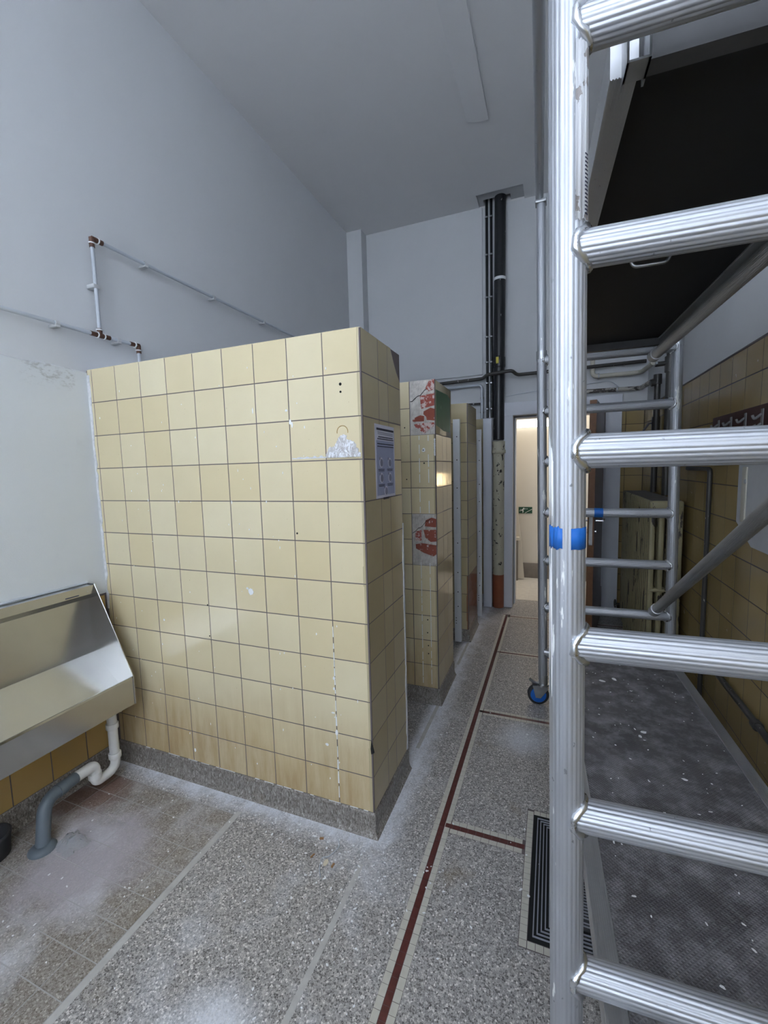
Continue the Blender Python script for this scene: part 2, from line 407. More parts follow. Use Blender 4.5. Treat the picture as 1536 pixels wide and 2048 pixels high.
# tiles: shared meshes; local x along the wall, y out of the wall (towards -y), z up
_tiles = {}
def tile_mesh(w, h, mat, t=.007, e=.0014):
    k = (round(w, 3), round(h, 3), mat.name, t)
    if k not in _tiles:
        b = MB(); vs = [(0, 0, 0), (w, 0, 0), (w, 0, h), (0, 0, h), (0, -t + e, 0), (w, -t + e, 0), (w, -t + e, h), (0, -t + e, h), (e, -t, e), (w - e, -t, e), (w - e, -t, h - e), (e, -t, h - e)]
        b.add(vs, [(0, 1, 5, 4), (1, 2, 6, 5), (2, 3, 7, 6), (3, 0, 4, 7), (4, 5, 9, 8), (5, 6, 10, 9), (6, 7, 11, 10), (7, 4, 8, 11), (8, 9, 10, 11)])
        _tiles[k] = b.mesh('tile', mat)
    return _tiles[k]
def bull_mesh(w, h, mat, r=.010, t=.007):
    """tile whose x = 0 edge is rounded back over the corner (in -x, +y), seen along the arris"""
    k = ('bull', round(w, 3), round(h, 3), mat.name)
    if k not in _tiles:
        prof = [(w, 0), (w, -t)] + [(r - t - r * math.sin(a), -t + r - r * math.cos(a)) for a in [PI / 2 * i / 5 for i in range(6)]] + [(-t, r)]
        prof = [(w, 0), (w, -t)] + [(r - t - r * math.sin(PI / 2 * i / 5), (r - t) - r * math.cos(PI / 2 * i / 5)) for i in range(6)] + [(-t, .010), (0, .010), (0, 0)]
        b = MB(); n = len(prof); e = .0006
        b.add([(x, y, e) for x, y in prof] + [(x, y, h - e) for x, y in prof], [tuple(range(n)), tuple(range(n, 2 * n))] + [(i, (i + 1) % n, (i + 1) % n + n, i + n) for i in range(n)])
        _tiles[k] = b.mesh('tile', mat)
    return _tiles[k]
def put_tile(parent, me, p, rz, jit=.0016):
    o = bpy.data.objects.new('tile', me); COL.objects.link(o); o.parent = parent
    o.location = Vector(p) - wpos(parent)
    o.rotation_euler = (random.uniform(-jit, jit), 0, rz + random.uniform(-jit, jit))
    return o
G = .0026
Z0, H0, HP, CP = .0947, .1456, .1527, .152
ROWS = [Z0] + [Z0 + H0 + HP * i for i in range(12)]     # 13 joints, top at 1.92
ZT = ROWS[-1]
def tile_wall(parent, mat, xs, zs, at, rz, skip=()):
    """xs: joint positions along the wall, at(x) -> world (x, y) of the backing plane there"""
    for i in range(len(xs) - 1):
        for j in range(len(zs) - 1):
            if (i, j) in skip: continue
            w = abs(xs[i + 1] - xs[i]) - G; h = zs[j + 1] - zs[j] - G
            q = at(min(xs[i], xs[i + 1]) + G / 2) if rz <= 0.001 else at(xs[i] + G / 2)
            put_tile(parent, tile_mesh(w, h, mat), (q[0], q[1], zs[j] + G / 2), rz)

# ------------------------------------------------------------------ room shell
XL, XR, YB, CZ = -1.412, 1.397, 3.05, 3.89
struct('floor', MB().box((-1.7, -2.9, -.12), (1.7, 3.26, 0)), M['terrazzo']); FLOOR = bpy.data.objects['floor']
ce = MB()
ce.box((-1.7, -2.9, CZ), (1.7, 2.83, CZ + .14)); ce.box((-1.7, 2.83, CZ), (-.06, 3.3, CZ + .14)); ce.box((.352, 2.83, CZ), (1.7, 3.3, CZ + .14)); ce.box((-.06, YB, CZ), (.352, 3.3, CZ + .14))
CEIL = struct('ceiling', ce, M['ceiling'])
cp = MB(); cp.box((-.06, 2.83, CZ + .018), (.352, 2.955, CZ + .03)); cp.box((-.06, 2.955, CZ + .018), (-.012, 3.05, CZ + .03)); cp.box((.232, 2.955, CZ + .018), (.352, 3.05, CZ + .03))
obj('ceiling_panel', cp, M['ceiling_patch'], CEIL)
obj('pipe_shaft', MB().box((-.06, 2.83, CZ + .10), (.352, 3.2, CZ + .13)), M['void'], CEIL)
WL = struct('wall_left', MB().box((XL - .2, -2.9, 0), (XL, 3.3, CZ)), M['wall'])
# lower plaster coat with its ledge, then tiles beneath it
pl = MB(); ys = [-2.75 + i * .0625 for i in range(45)]
top = [ZT - .004 + .006 * math.sin(i * 1.7) * (i % 3) / 2 for i in range(45)]
pv = [(XL, y, .86) for y in ys] + [(XL + .016, y, .86) for y in ys] + [(XL + .016, y, t - .008) for y, t in zip(ys, top)] + [(XL, y, t) for y, t in zip(ys, top)]
n = 45; pf = []
for k in range(3): pf += [(k * n + i, k * n + i + 1, (k + 1) * n + i + 1, (k + 1) * n + i) for i in range(n - 1)]
pl.add(pv, pf, False)
obj('plaster_coat', pl, M['wall_low'], WL)
WR = struct('wall_right', MB().box((XR, -2.9, 0), (XR + .2, 3.3, CZ)), M['wall'])
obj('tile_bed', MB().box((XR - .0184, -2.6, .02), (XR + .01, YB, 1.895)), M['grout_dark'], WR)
DX0, DX1, DZ = .262, 1.062, 1.907
wb = MB(); wb.box((-1.7, YB, 0), (DX0, YB + .2, CZ)); wb.box((DX1, YB, 0), (1.7, YB + .2, CZ)); wb.box((DX0, YB, DZ), (DX1, YB + .2, CZ))
WB = struct('wall_back', wb, M['wall'])
obj('plaster_coat', MB().box((-1.25, YB - .022, 2.33), (-.035, YB + .01, CZ)), M['wall'], WB)
obj('corner_pier', MB().box((XL, 2.895, 0), (-1.245, YB + .02, CZ)), M['wall'], WB)
wr = MB(); wr.box((-1.7, WY - .2, 0), (WX0, WY, CZ)); wr.box((WX1, WY - .2, 0), (1.7, WY, CZ)); wr.box((WX0, WY - .2, 0), (WX1, WY, WZ0)); wr.box((WX0, WY - .2, WZ1), (WX1, WY, CZ))
struct('wall_front', wr, M['wall'])
wf = MB()
for a, b in (((WX0, WZ0), (WX0 + .06, WZ1)), ((WX1 - .06, WZ0), (WX1, WZ1)), ((WX0, WZ0), (WX1, WZ0 + .06)), ((WX0, WZ1 - .06), (WX1, WZ1)), ((-.21, WZ0), (-.15, WZ1)), ((WX0, 2.6), (WX1, 2.65))):
    wf.box((a[0], WY - .12, a[1]), (b[0], WY - .06, b[1]))
struct('window_1', wf, M['trim_white'])

# door frame, lintel, door leaf
tr = MB(); CY = 2.965
tr.box((.176, CY, 0), (DX0, YB + .22, DZ), .002); tr.box((DX1, CY, 0), (1.192, YB + .22, DZ), .002); tr.box((.176, CY - .002, DZ), (1.192, YB + .22, 2.03), .002)
tr.box((DX0 - .01, YB + .06, 0), (DX0 + .014, YB + .22, DZ)); tr.box((DX0, YB + .06, DZ - .014), (DX1, YB + .22, DZ - .0005))
struct('trim_1', tr, M['trim_white'])
door = bpy.data.objects.new('door_1', None); COL.objects.link(door); door['kind'] = 'structure'
door.location = (1.062, 2.985, 0)
ang = math.atan2(1.062 - .925, 2.985 - 2.19); L = .805
def dpt(a, b, z):  # a: from hinge to free edge, b: thickness towards -x
    dx, dy = -math.sin(ang), -math.cos(ang); nx, ny = -dy, dx
    return Vector((1.062 + dx * a - nx * b, 2.985 + dy * a - ny * b, z))
def dbox(a0, a1, b0, b1, z0, z1):
    v = [dpt(a, b, z) for z in (z0, z1) for a, b in ((a0, b0), (a1, b0), (a1, b1), (a0, b1))]
    return MB().add(v, [(0, 1, 2, 3), (4, 7, 6, 5), (0, 4, 5, 1), (1, 5, 6, 2), (2, 6, 7, 3), (3, 7, 4, 0)])
obj('door_leaf', dbox(0, L, -.001, .047, .012, 1.895), M['door_red'], door)
obj('edge_strip', dbox(L - .0005, L + .004, 0, .046, .012, 1.895), M['door_edge'], door)
obj('lock_plate', dbox(L + .003, L + .006, .010, .035, .80, 1.03), M['chrome'], door)
lb = MB()
for sgn, b0 in ((1, -.006), (-1, .052)):
    lb.tube([dpt(L - .06, b0 - .0 * sgn, .985), dpt(L - .06, b0 - .045 * sgn, .985)], .009, 10)
    lb.tube([dpt(L - .06, b0 - .045 * sgn, .985), dpt(L - .18, b0 - .047 * sgn, .985)], .009, 10)
obj('lever_handle', lb, M['chrome'], door)
ob = MB(); ob.tube([dpt(L - .06, -.002, .90), dpt(L - .06, -.010, .90)], .018, 14); ob.tube([dpt(L - .06, .046, .90), dpt(L - .06, .055, .90)], .018, 14)
obj('lock_rose', ob, M['chrome'], door)
obj('glazing_bead', dbox(.06, .075, -.012, 0, .30, 1.45), M['trim_white'], door)
# thin white sheet covering the back-wall recess beside the pipes
st = obj('white_board', MB().box((-.014, 2.912, .002), (.067, 2.930, 1.886), .002), M['board_white'])
tag(st, 'narrow white painted board standing upright beside the thick drain pipe', 'board')

# hall beyond the door
hw = MB(); hw.box((-1.4, 4.25, 0), (2.6, 4.4, 2.7))
HW = struct('wall_far', hw, M['hall_wall'])
struct('wall_far_left', MB().box((-1.5, 3.25, 0), (-1.4, 4.4, 2.7)), M['hall_wall'])
struct('wall_far_right', MB().box((2.5, 3.25, 0), (2.6, 4.4, 2.7)), M['hall_wall'])
struct('ceiling_far', MB().box((-1.5, 3.25, 2.6), (2.6, 4.4, 2.72)), M['hall_wall'])
hf = MB(); hf.box((-1.5, 3.26, -.12), (2.6, 4.4, -.002))
FH = struct('floor_far', hf, M['hall_floor'])
for i in range(6):
    for j in range(2):
        me = MB().box((-.4 + i * .4 + .002, 3.265 + j * .49, -.01), (-.4 + i * .4 + .398, 3.265 + j * .49 + .486, .0005 + .0004 * ((i + j) % 2)))
        obj('floor_tile', me, M['hall_floor'], FH)
struct('baseboard_far', MB().box((-1.4, 4.225, 0), (2.5, 4.251, .19), .004), M['hall_plinth'])
lam = thing('wall_lamp', (.52, 4.24, 1.9), 'long glowing strip lamp high on the beige hall wall', 'lamp')
obj('lamp_body', MB().box((.1, 4.225, 1.893), (.95, 4.252, 1.955), .004), M['trim_white'], lam)
obj('diffuser', MB().box((.11, 4.19, 1.885), (.94, 4.226, 1.965), .008), M['lamp'], lam)
wn = struct('window_2', MB().box((.74, 4.235, 1.16), (.90, 4.252, 1.36)), M['trim_white'])
for k in range(3):
    obj('pane', MB().box((.752 + k * .048, 4.23, 1.19), (.780 + k * .048, 4.236, 1.34)), M['lit_pane'], wn)
# white stair flank with a lower dark panel at the edge of the doorway
sf = thing('stair_flank', (.2, 4.1, 0), 'sloping cream stair side with grey foot seen through the doorway', 'stair')
obj('side_panel', MB().prism([(-.10, .02), (.308, .02), (.266, .535), (.224, .90), (.20, .935), (-.10, .96)], 'y', 4.10, 4.13), M['hall_wall'], sf)
obj('foot_post', MB().box((.12, 4.05, .0), (.236, 4.10, .505), .004), M['hall_plinth'], sf)
obj('cap', MB().box((.10, 4.04, .505), (.252, 4.10, .545), .004), M['hall_wall'], sf)
es = thing('exit_sign', (.31, 4.24, .86), 'small green escape route sign with running figure on hall wall', 'sign')
obj('sign_plate', MB().box((.231, 4.243, .822), (.392, 4.25, .902)), M['sign_green'], es)
def sgn_poly(pts): return [(.231 + .161 * x, .822 + .080 * y) for x, y in pts]
sg = MB()
for pts in ([(.30, .78), (.36, .88), (.42, .86), (.42, .76), (.36, .70)], [(.20, .52), (.30, .74), (.38, .70), (.34, .44), (.26, .36)], [(.04, .42), (.05, .34), (.17, .38), (.26, .52), (.22, .58), (.14, .46)],
            [(.27, .42), (.35, .44), (.36, .28), (.32, .08), (.28, .10), (.29, .30)], [(.34, .70), (.44, .62), (.54, .74), (.52, .80), (.44, .70), (.37, .76)], [(.22, .62), (.12, .66), (.08, .56), (.11, .55), (.15, .61)],
            [(.55, .68), (.64, .78), (.66, .70), (.60, .66)], [(.44, .06), (.46, .02), (.98, .62), (.98, .70)]):
    sg.prism(sgn_poly(pts), 'y', 4.2405, 4.2435)
obj('pictogram', sg, M['sign_white'], es)

# ------------------------------------------------------------------ floor inlays
NEARY = .42
def mosaic(owner, x0, y0, nx, ny, dx, dy, mat, far):
    for i in range(nx):
        for j in range(ny):
            px, py = x0 + i * dx, y0 + j * dy
            g = .0007
            a, b = (px + g, py + g), (px + dx - g, py + dy - g)
            if -.63 < py < NEARY and px < 1.0:
                k = (round(dx, 4), round(dy, 4), mat.name)
                if k not in _tiles:
                    _tiles[k] = MB().box((g, g, -.004), (dx - g, dy - g, .0011)).mesh('mosaic_tile', mat)
                o = bpy.data.objects.new('mosaic_tile', _tiles[k]); COL.objects.link(o); o.parent = owner
                o.location = Vector((px, py, random.uniform(-.0003, .0003))) - wpos(owner)
            else: far.box((a[0], a[1], -.004), (b[0], b[1], .0011))
T1 = struct('trim_2', MB().box((.2005, -2.7, -.006), (.2655, 2.745, .0003)), M['grout'])
fc, fr_ = MB(), MB(); sx = .0215
for c_, m_, far in ((0, M['mosaic_cream'], fc), (1, M['mosaic_red'], fr_), (2, M['mosaic_cream'], fc)):
    d = .0302 if c_ != 1 else .034
    y = -.62 - d * 66
    ny = int((2.74 + .62) / d) + 66
    mosaic(T1, .2008 + c_ * sx, y, 1, ny, sx, d, m_, far)
stuff(obj('mosaic_run', fc, M['mosaic_cream'], T1)); stuff(obj('red_mosaic_run', fr_, M['mosaic_red'], T1))
for idx, yc in enumerate((.142, 1.0, 1.86, 2.70)):
    x1 = .552 if idx == 0 else 1.30
    if idx == 3: x1 = 1.25
    bnd = struct('trim_%d' % (idx + 3), MB().box((.2455 if idx < 3 else .222, yc - .0325, -.006), (x1, yc + .0325, .0004)), M['grout'])
    fc, fr_ = MB(), MB()
    for r_ in range(3):
        x0 = .2455 if r_ == 1 and idx < 3 else (.2675 if idx < 3 else .2455)
        m_ = M['mosaic_red'] if r_ == 1 else M['mosaic_cream']
        mosaic(bnd, x0, yc - .0322 + r_ * .0215, int((x1 - x0) / .0302), 1, .0302, .0215, m_, fr_ if r_ == 1 else fc)
    if fc.v: stuff(obj('mosaic_run', fc, M['mosaic_cream'], bnd)); stuff(obj('red_mosaic_run', fr_, M['mosaic_red'], bnd))
# pale terrazzo divider line beside the piers
T7 = struct('trim_7', MB().box((-.010, -.74, -.004), (.008, -.13, .0006)), M['divider'])
struct('trim_8', MB().box((-.008, .56, -.004), (.011, .99, .0009)), M['divider'])
struct('trim_9', MB().box((-.006, 1.55, -.004), (.012, 1.96, .0009)), M['divider'])
# worn edge strip and the small granite tiles in front of the urinal
struct('trim_10', MB().box((-.596, -2.0, -.004), (-.574, -.085, .0012)), M['divider'])
FZ = struct('floor_recess', MB().box((-1.40, -2.0, -.004), (-.596, -.10, .0004)), plain('joint_pale', (.44, .43, .43), .8))
TS = .0975
fz = MB()
for i in range(8):
    for j in range(19):
        x1_ = -.598 - i * TS; y1_ = -.103 - j * TS
        a, b = (x1_ - TS + .0017, y1_ - TS + .0017), (x1_ - .0017, y1_ - .0017)
        if j < 9:
            me = MB().box((a[0], a[1], -.003), (b[0], b[1], .0012 + random.uniform(-.0002, .0003)))
            obj('floor_tile', me, M['granito'], FZ, base=((a[0] + b[0]) / 2, (a[1] + b[1]) / 2, 0))
        else: fz.box((a[0], a[1], -.003), (b[0], b[1], .0012))
stuff(obj('floor_tiles', fz, M['granito'], FZ))

# ------------------------------------------------------------------ tiled partitions
PL = [(.022, 0), (.013, .012), (.008, .030), (.008, Z0 - .006), (.004, Z0), (-.01, Z0), (-.01, 0)]
def outline_mb(poly, axis, a, b, jit=.0):
    return MB().prism([(p[0] + random.uniform(-jit, jit), p[1] + random.uniform(-jit, jit)) for p in poly], axis, a, b)
def rough_slab(u0, u1, z0, z1, y, depth, n=14, seed=0, mask=None):
    """bumpy plaster surface facing -y between u0..u1"""
    rnd = random.Random(seed); mb = MB(); vs = []
    for j in range(n + 1):
        for i in range(n + 1):
            e = 0 if i in (0, n) or j in (0, n) else 1
            vs.append((u0 + (u1 - u0) * i / n, y - e * depth * rnd.random(), z0 + (z1 - z0) * j / n))
    fs = []
    for j in range(n):
        for i in range(n): fs.append((j * (n + 1) + i, j * (n + 1) + i + 1, (j + 1) * (n + 1) + i + 1, (j + 1) * (n + 1) + i))
    return mb.add(vs, fs, False)
def blob(cx, cz, pts, y, d):  # irregular chip on a wall facing -y
    return MB().prism([(cx + p[0], cz + p[1]) for p in pts], 'y', y - d, y + .002)
def ring_pts(rx, rz, n, rnd, k=.35):
    return [(rx * math.cos(2 * PI * i / n) * (1 - k * rnd.random()), rz * math.sin(2 * PI * i / n) * (1 - k * rnd.random())) for i in range(n)]

SIDE1 = [0, .160, .262, .408]
def partition(name_label, y0, y1, cols, side, mat_f, mat_s, skip=(), skip_side=(), x_face=0.0, base_x=-.7):
    p = thing('tiled_partition', (base_x, (y0 + y1) / 2, 0), name_label, 'partition', 'cream tiled partitions')
    T = .007
    core = MB().box((-1.40, y0 + .0009, .01), (x_face - .00045, y1, ZT - .004)); obj('core_wall', core, M['grout'], p)
    xs = [x_face - CP * i for i in range(cols + 1)]
    xs2 = [x_face - .0035] + xs[1:]
    for i in range(cols):
        for j in range(12):
            if (i, j) in skip: continue
            w = xs2[i] - xs[i + 1] - G; h = ROWS[j + 1] - ROWS[j] - G
            if i == 0: w -= .0075
            put_tile(p, tile_mesh(w, h, mat_f), (xs[i + 1] + G / 2, y0 + T, ROWS[j] + G / 2), 0)
    for i in range(len(side) - 1):
        for j in range(12):
            if (i, j) in skip_side: continue
            w = side[i + 1] - side[i] - G; h = ROWS[j + 1] - ROWS[j] - G
            m_ = mat_s(i, j)
            if i == 0: put_tile(p, bull_mesh(w - T, h, m_), (x_face - T, y0 + T, ROWS[j] + G / 2), PI / 2, .0006)
            else: put_tile(p, tile_mesh(w, h, m_), (x_face - T, y0 + side[i] + G * .5, ROWS[j] + G / 2), PI / 2, .0008)
    obj('skirting', MB().sweep2d([(-1.40, y0 + .002), (x_face - .002, y0 + .002), (x_face - .002, y1)], PL), M['plinth'], p)
    obj('capping', MB().box((-1.40, y0 + .004, ZT - .008), (x_face - .004, y1, ZT - .001)), M['mortar_w'], p)
    return p
P1 = partition('large cream tiled stub wall carrying the printed notice, nearest of the partitions', 0, .41, 9, SIDE1, M['tile'], lambda i, j: M['tile_shaded'], skip_side={(2, 11)})
# cut strip at the wall corner, filled over with white plaster
for j in range(12):
    put_tile(P1, tile_mesh(.026, ROWS[j + 1] - ROWS[j] - G, M['tile']), (-1.3955, .007, ROWS[j] + G / 2), 0)
rd = random.Random(3); z = .78; cf = MB(); a_, b_ = [], []
while z < ZT:
    a_.append((-1.398, z)); b_.append((-1.398 + rd.uniform(.006, .020), z)); z += rd.uniform(.02, .05)
cf.prism(a_ + b_[::-1], 'y', -.0035, .003); obj('corner_filler', cf, M['mortar_w'], P1)
# broken top rear corner of the side: a cut tile over bare mortar
obj('tile', MB().prism([(.2635, ROWS[11] + .001), (.406, ROWS[11] + .001), (.408, 1.80), (.365, 1.835), (.335, 1.87), (.300, ZT - .002), (.2635, ZT - .002)], 'x', -.007, 0), M['tile_shaded'], P1)
obj('broken_mortar', MB().prism([(.30, ZT - .004), (.335, 1.868), (.365, 1.832), (.409, 1.795), (.409, ZT - .03), (.39, ZT - .008)], 'x', -.009, -.003), plain('bare_mortar', (.24, .23, .22), .95, 0, .3, 40, .002), P1)
# mortar mound where a fixture was ripped out, its white smear and rust stain
def mound(x0, x1, z0, z1, y, fn, n=34, seed=5):
    """rough height field on a wall facing -y; fn(u, v) gives the thickness (<= 0 leaves the cell out)"""
    rd_ = random.Random(seed); mb = MB(); H = {}
    for j in range(n + 1):
        for i in range(n + 1): H[i, j] = fn(i / n, j / n, rd_)
    idx = {}; vs = []; fs = []
    for j in range(n):
        for i in range(n):
            q = [(i, j), (i + 1, j), (i + 1, j + 1), (i, j + 1)]
            if sum(H[k] > 0 for k in q) < 3: continue
            f = []
            for k in q:
                if k not in idx: idx[k] = len(vs); vs.append((x0 + (x1 - x0) * k[0] / n, y - max(H[k], -.001), z0 + (z1 - z0) * k[1] / n))
                f.append(idx[k])
            fs.append(f)
    return mb.add(vs, fs, False)
def mound_h(u, v, r):
    c = u - .52; top = .96 * math.exp(-(c * 2.3) ** 2) * (1 - .25 * abs(c)) + .10 * math.sin(u * 17) * (abs(c) > .12)
    if v > top + r.uniform(-.05, .03): return -1
    return .0018 + .006 * min(1, (top - v) * 1.6 + .15) * r.uniform(.45, 1)
obj('mortar_patch', mound(-.1505, -.010, 1.4705, 1.558, -.0002, mound_h), M['mortar_rip'], P1)
def smear_h(u, v, r): return .0016 * r.uniform(.5, 1) if v < .35 + .55 * u * (.6 + .4 * math.sin(u * 31)) + r.uniform(-.2, .1) else -1
obj('filler_smear', mound(-.298, -.152, 1.4705, 1.486, -.0002, smear_h, 22, 8), M['mortar_w'], P1)
obj('rust_stain', MB().tube(arc((-.081, -.0003, 1.562), .022, -.2, PI + .2, (1, 0, 0), (0, 0, 1), 14), .0016, 6), plain('rust_stain', (.42, .27, .10), .6, 0, .4, 90), P1)
hb = MB()
for hx, hz, hr in ((-.083, 1.731, .0055), (-.083, 1.704, .0042), (-.292, 1.185, .004), (-.766, .855, .0035), (-.766, .715, .003), (-.077, 1.487, .004)):
    obj('drill_hole', MB().lathe([(hr, 0), (hr * .9, -.0012)], (hx, -.0002, hz), 12, 'y'), M['void'], P1)
ch = MB().prism([(-.006, .338), (.006, .345), (.0, .372), (-.004, .395), (-.008, .36)], 'y', -.0016, .004)
obj('edge_chip', ch, M['void'], P1)
sm = MB(); rd = random.Random(11)
def fleck(mb, x, z, rx, rz, y=-.0011): mb.prism([(x + a, z + b) for a, b in ring_pts(rx, rz, 7, rd)], 'y', y, y + .0013)
fleck(sm, -.529, .934, .016, .018); fleck(sm, -.545, .947, .008, .006)
for k in range(80): fleck(sm, rd.uniform(-1.36, -.02), rd.uniform(.12, 1.85), rd.uniform(.001, .0028), rd.uniform(.0015, .007))
for x, z_, rx, rz in ((-.470, 1.665, .003, .014), (-.30, 1.61, .006, .012), (-.315, 1.655, .007, .005), (-.292, 1.600, .004, .012), (-.60, 1.305, .002, .010), (-.155, .62, .006, .009), (-.157, .575, .005, .008), (-.152, .395, .009, .014), (-.198, .335, .009, .007), (-.90, .15, .006, .012), (-1.03, .76, .005, .007), (-.153, .455, .003, .02), (-.165, .475, .010, .004)):
    fleck(sm, x, z_, rx, rz)
z = .12
while z < .80:  # dribbled filler in the last vertical joint
    h = rd.uniform(.012, .05); w_ = rd.uniform(.0012, .0035) * (1 if z < .45 else .6)
    sm.prism([(-.152 - w_, z), (-.152 + w_, z), (-.152 + w_ * .6, z + h), (-.152 - w_ * .6, z + h)], 'y', -.0012, .004); z += h + rd.uniform(.0, .03)
for k in range(26):  # crumbs of filler along the plinth top
    x = rd.uniform(-1.3, -.03); sm.box((x, -.0012, Z0 - .002), (x + rd.uniform(.01, .05), .004, Z0 + rd.uniform(.001, .004)))
stuff(obj('paint_spots', sm, M['white_spot'], P1))
ck = MB(); z = .10; a_, b_ = [], []; rd = random.Random(2)
while z < 1.22:
    w_ = (.006 + .012 * (rd.random())) * min(1, (1.22 - z) / .2 + .15); a_.append((.411, z)); b_.append((.411 - w_, z)); z += rd.uniform(.02, .06)
ck.prism(a_ + b_[::-1], 'x', -.002, .0035); obj('white_caulk', ck, M['mortar_w'], P1)

# second partition: broken front with bricks, green paint on its side
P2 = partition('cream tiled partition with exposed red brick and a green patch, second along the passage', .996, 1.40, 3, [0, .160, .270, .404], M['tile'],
               lambda i, j: M['tile_shaded'], skip={(0, 10), (0, 11), (0, 5), (0, 6)}, skip_side={(i, j) for i in range(3) for j in (10, 11)}, x_face=.006)
PY = .996
for (za, zb, bricks, sd) in ((ROWS[10], ROWS[12], [
        ([(.31, .43), (.52, .40), (.53, .57), (.33, .60)], 'brick_pale'), ([(.37, .66), (.46, .62), (.52, .64), (.52, .79), (.41, .78), (.40, .74), (.36, .70)], 'brick'),
        ([(.185, .78), (.22, .75), (.30, .72), (.35, .73), (.35, .80), (.20, .80)], 'brick'), ([(.21, .85), (.29, .84), (.30, .92), (.24, .90)], 'brick_pale'),
        ([(.32, .84), (.50, .84), (.53, .88), (.45, .92), (.37, .98), (.31, .94)], 'brick_pale'), ([(.45, .21), (.52, .19), (.52, .33), (.44, .35), (.40, .31)], 'brick_pale')], 21),
        (ROWS[5], ROWS[7], [([(.37, .28), (.45, .24), (.53, .26), (.53, .38), (.36, .37)], 'brick'), ([(.34, .44), (.52, .44), (.53, .60), (.44, .61), (.36, .55)], 'brick'),
        ([(.20, .47), (.28, .45), (.28, .60), (.19, .61)], 'brick_pale'), ([(.21, .68), (.30, .66), (.53, .68), (.53, .81), (.47, .84), (.33, .80), (.22, .74)], 'brick')], 33)):
    obj('mortar_bed', rough_slab(-.1435, .002, za, zb, PY + .0004, .0045, 20, sd), M['mortar'], P2)
    for poly, mt in bricks:
        ca, cb = sum(q[0] for q in poly) / len(poly), sum(q[1] for q in poly) / len(poly)
        poly = [(min(.525, ca + (a - ca) * 1.14), cb + (b - cb) * 1.12) for a, b in poly]
        pts = [(-.1435 + (a - .135) / .39 * .1455, zb - (b - .18) / .83 * (zb - za)) for a, b in poly]
        obj('brick', outline_mb(pts, 'y', PY - .0058 + random.uniform(0, .001), PY + .02, .0015), M[mt], P2)
    cr = MB(); rd = random.Random(sd)
    x, zc = -.140, za + (zb - za) * .62
    for k in range(9):
        x2, z2 = x + .012, zc + rd.uniform(-.003, .017)
        cr.prism([(x, zc), (x2, z2), (x2, z2 + .0036), (x, zc + .0036)], 'y', PY - .0052, PY + .006); x, zc = x2, z2
    obj('crack', cr, M['void'], P2)
    for xx in (-.1445, ): obj('broken_edge', MB().box((xx - .002, PY - .0005, za), (xx + .001, PY + .01, zb)), M['grout'], P2)
obj('tile', MB().box((-.001, PY + .0075, ROWS[10] + .001), (.006, PY + .404, ROWS[12] - .002), .003), M['tile_shaded'], P2)
obj('green_paint', MB().prism([(PY + .020, ROWS[10] + .050), (PY + .20, ROWS[10] + .030), (PY + .365, ROWS[10] + .034), (PY + .372, ROWS[12] - .060), (PY + .30, ROWS[12] - .045), (PY + .016, ROWS[12] - .055)], 'x', .0055, .0068), M['green'], P2)
ff = MB(); rd = random.Random(14)
for k in range(2):
    z = ROWS[7 + 0] + .005; xx = (-.092, -.038)[k]
    while z < ROWS[10] - .01:
        h = rd.uniform(.03, .10); ff.box((xx - .0022, PY - .0012, z), (xx + .0022, PY + .003, min(z + h, ROWS[10] - .005))); z += h + rd.uniform(0, .04) * (1 + 2 * k)
    z = .12
    while z < ROWS[5] - .02:
        h = rd.uniform(.03, .10); ff.box((xx - .0018, PY - .0012, z), (xx + .0018, PY + .003, z + h)); z += h + rd.uniform(0, .03)
fleck(ff, -.066, 1.527, .013, .015, PY - .0012)
for k in range(8): fleck(ff, .0, 1.50 + k * .012, .006, .010, PY - .0012)
stuff(obj('paint_spots', ff, M['white_spot'], P2))
hb = MB()
for hx, hz, hr in ((-.068, 1.527, .004), (-.064, 1.452, .0045), (-.058, .52, .004), (-.06, .44, .004), (-.056, .36, .004), (-.056, .31, .004), (-.178, 1.66, .004), (-.172, 1.36, .004)):
    obj('drill_hole', MB().lathe([(hr, 0), (hr * .9, -.0012)], (hx, PY - .0002, hz), 10, 'y'), M['void'], P2)
# third partition
P3 = partition('cream tiled partition with brown tiles low on its end face, farthest along the passage', 2.0, 2.405, 3, [0, .404], M['tile_shaded'],
               lambda i, j: M['tile_brown'] if j < 3 else M['tile_shaded'], x_face=.003)
# tiles below the plaster on the urinal wall, and plinth
obj('tile_bed', MB().box((XL - .01, -2.0, .02), (XL + .0123, .0, .87)), M['grout'], WL)
for i in range(8):
    for j in range(5):
        h = ROWS[j + 1] - ROWS[j] - G
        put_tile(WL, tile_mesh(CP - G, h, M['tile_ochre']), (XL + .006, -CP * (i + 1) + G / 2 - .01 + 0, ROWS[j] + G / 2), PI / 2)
struct('baseboard_left', MB().sweep2d([(XL + .010, 0), (XL + .010, -2.7)][::-1], PL), M['plinth'])

# right wall tiling
ys_r = [3.04 - .155 * i for i in range(18)]
for i in range(17):
    for j in range(12):
        h = ROWS[j + 1] - ROWS[j] - G
        if j == 11: h -= .028
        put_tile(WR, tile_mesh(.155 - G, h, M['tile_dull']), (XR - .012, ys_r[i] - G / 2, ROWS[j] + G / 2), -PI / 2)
rt = MB()
for i in range(17):
    for j in range(12):
        y = .40 - .155 * i
        rt.box((XR - .019, y - .155 + G / 2, ROWS[j] + G / 2), (XR - .011, y - G / 2, ROWS[j + 1] - G / 2 - (.028 if j == 11 else 0)))
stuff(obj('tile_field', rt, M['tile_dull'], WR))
struct('baseboard_right', MB().sweep2d([(XR - .016, 3.04), (XR - .016, -2.7)], PL), M['plinth'])
obj('tile_trim', MB().box((XR - .021, -2.6, 1.889), (XR + .002, YB, 1.90), .003), M['grout'], WR)
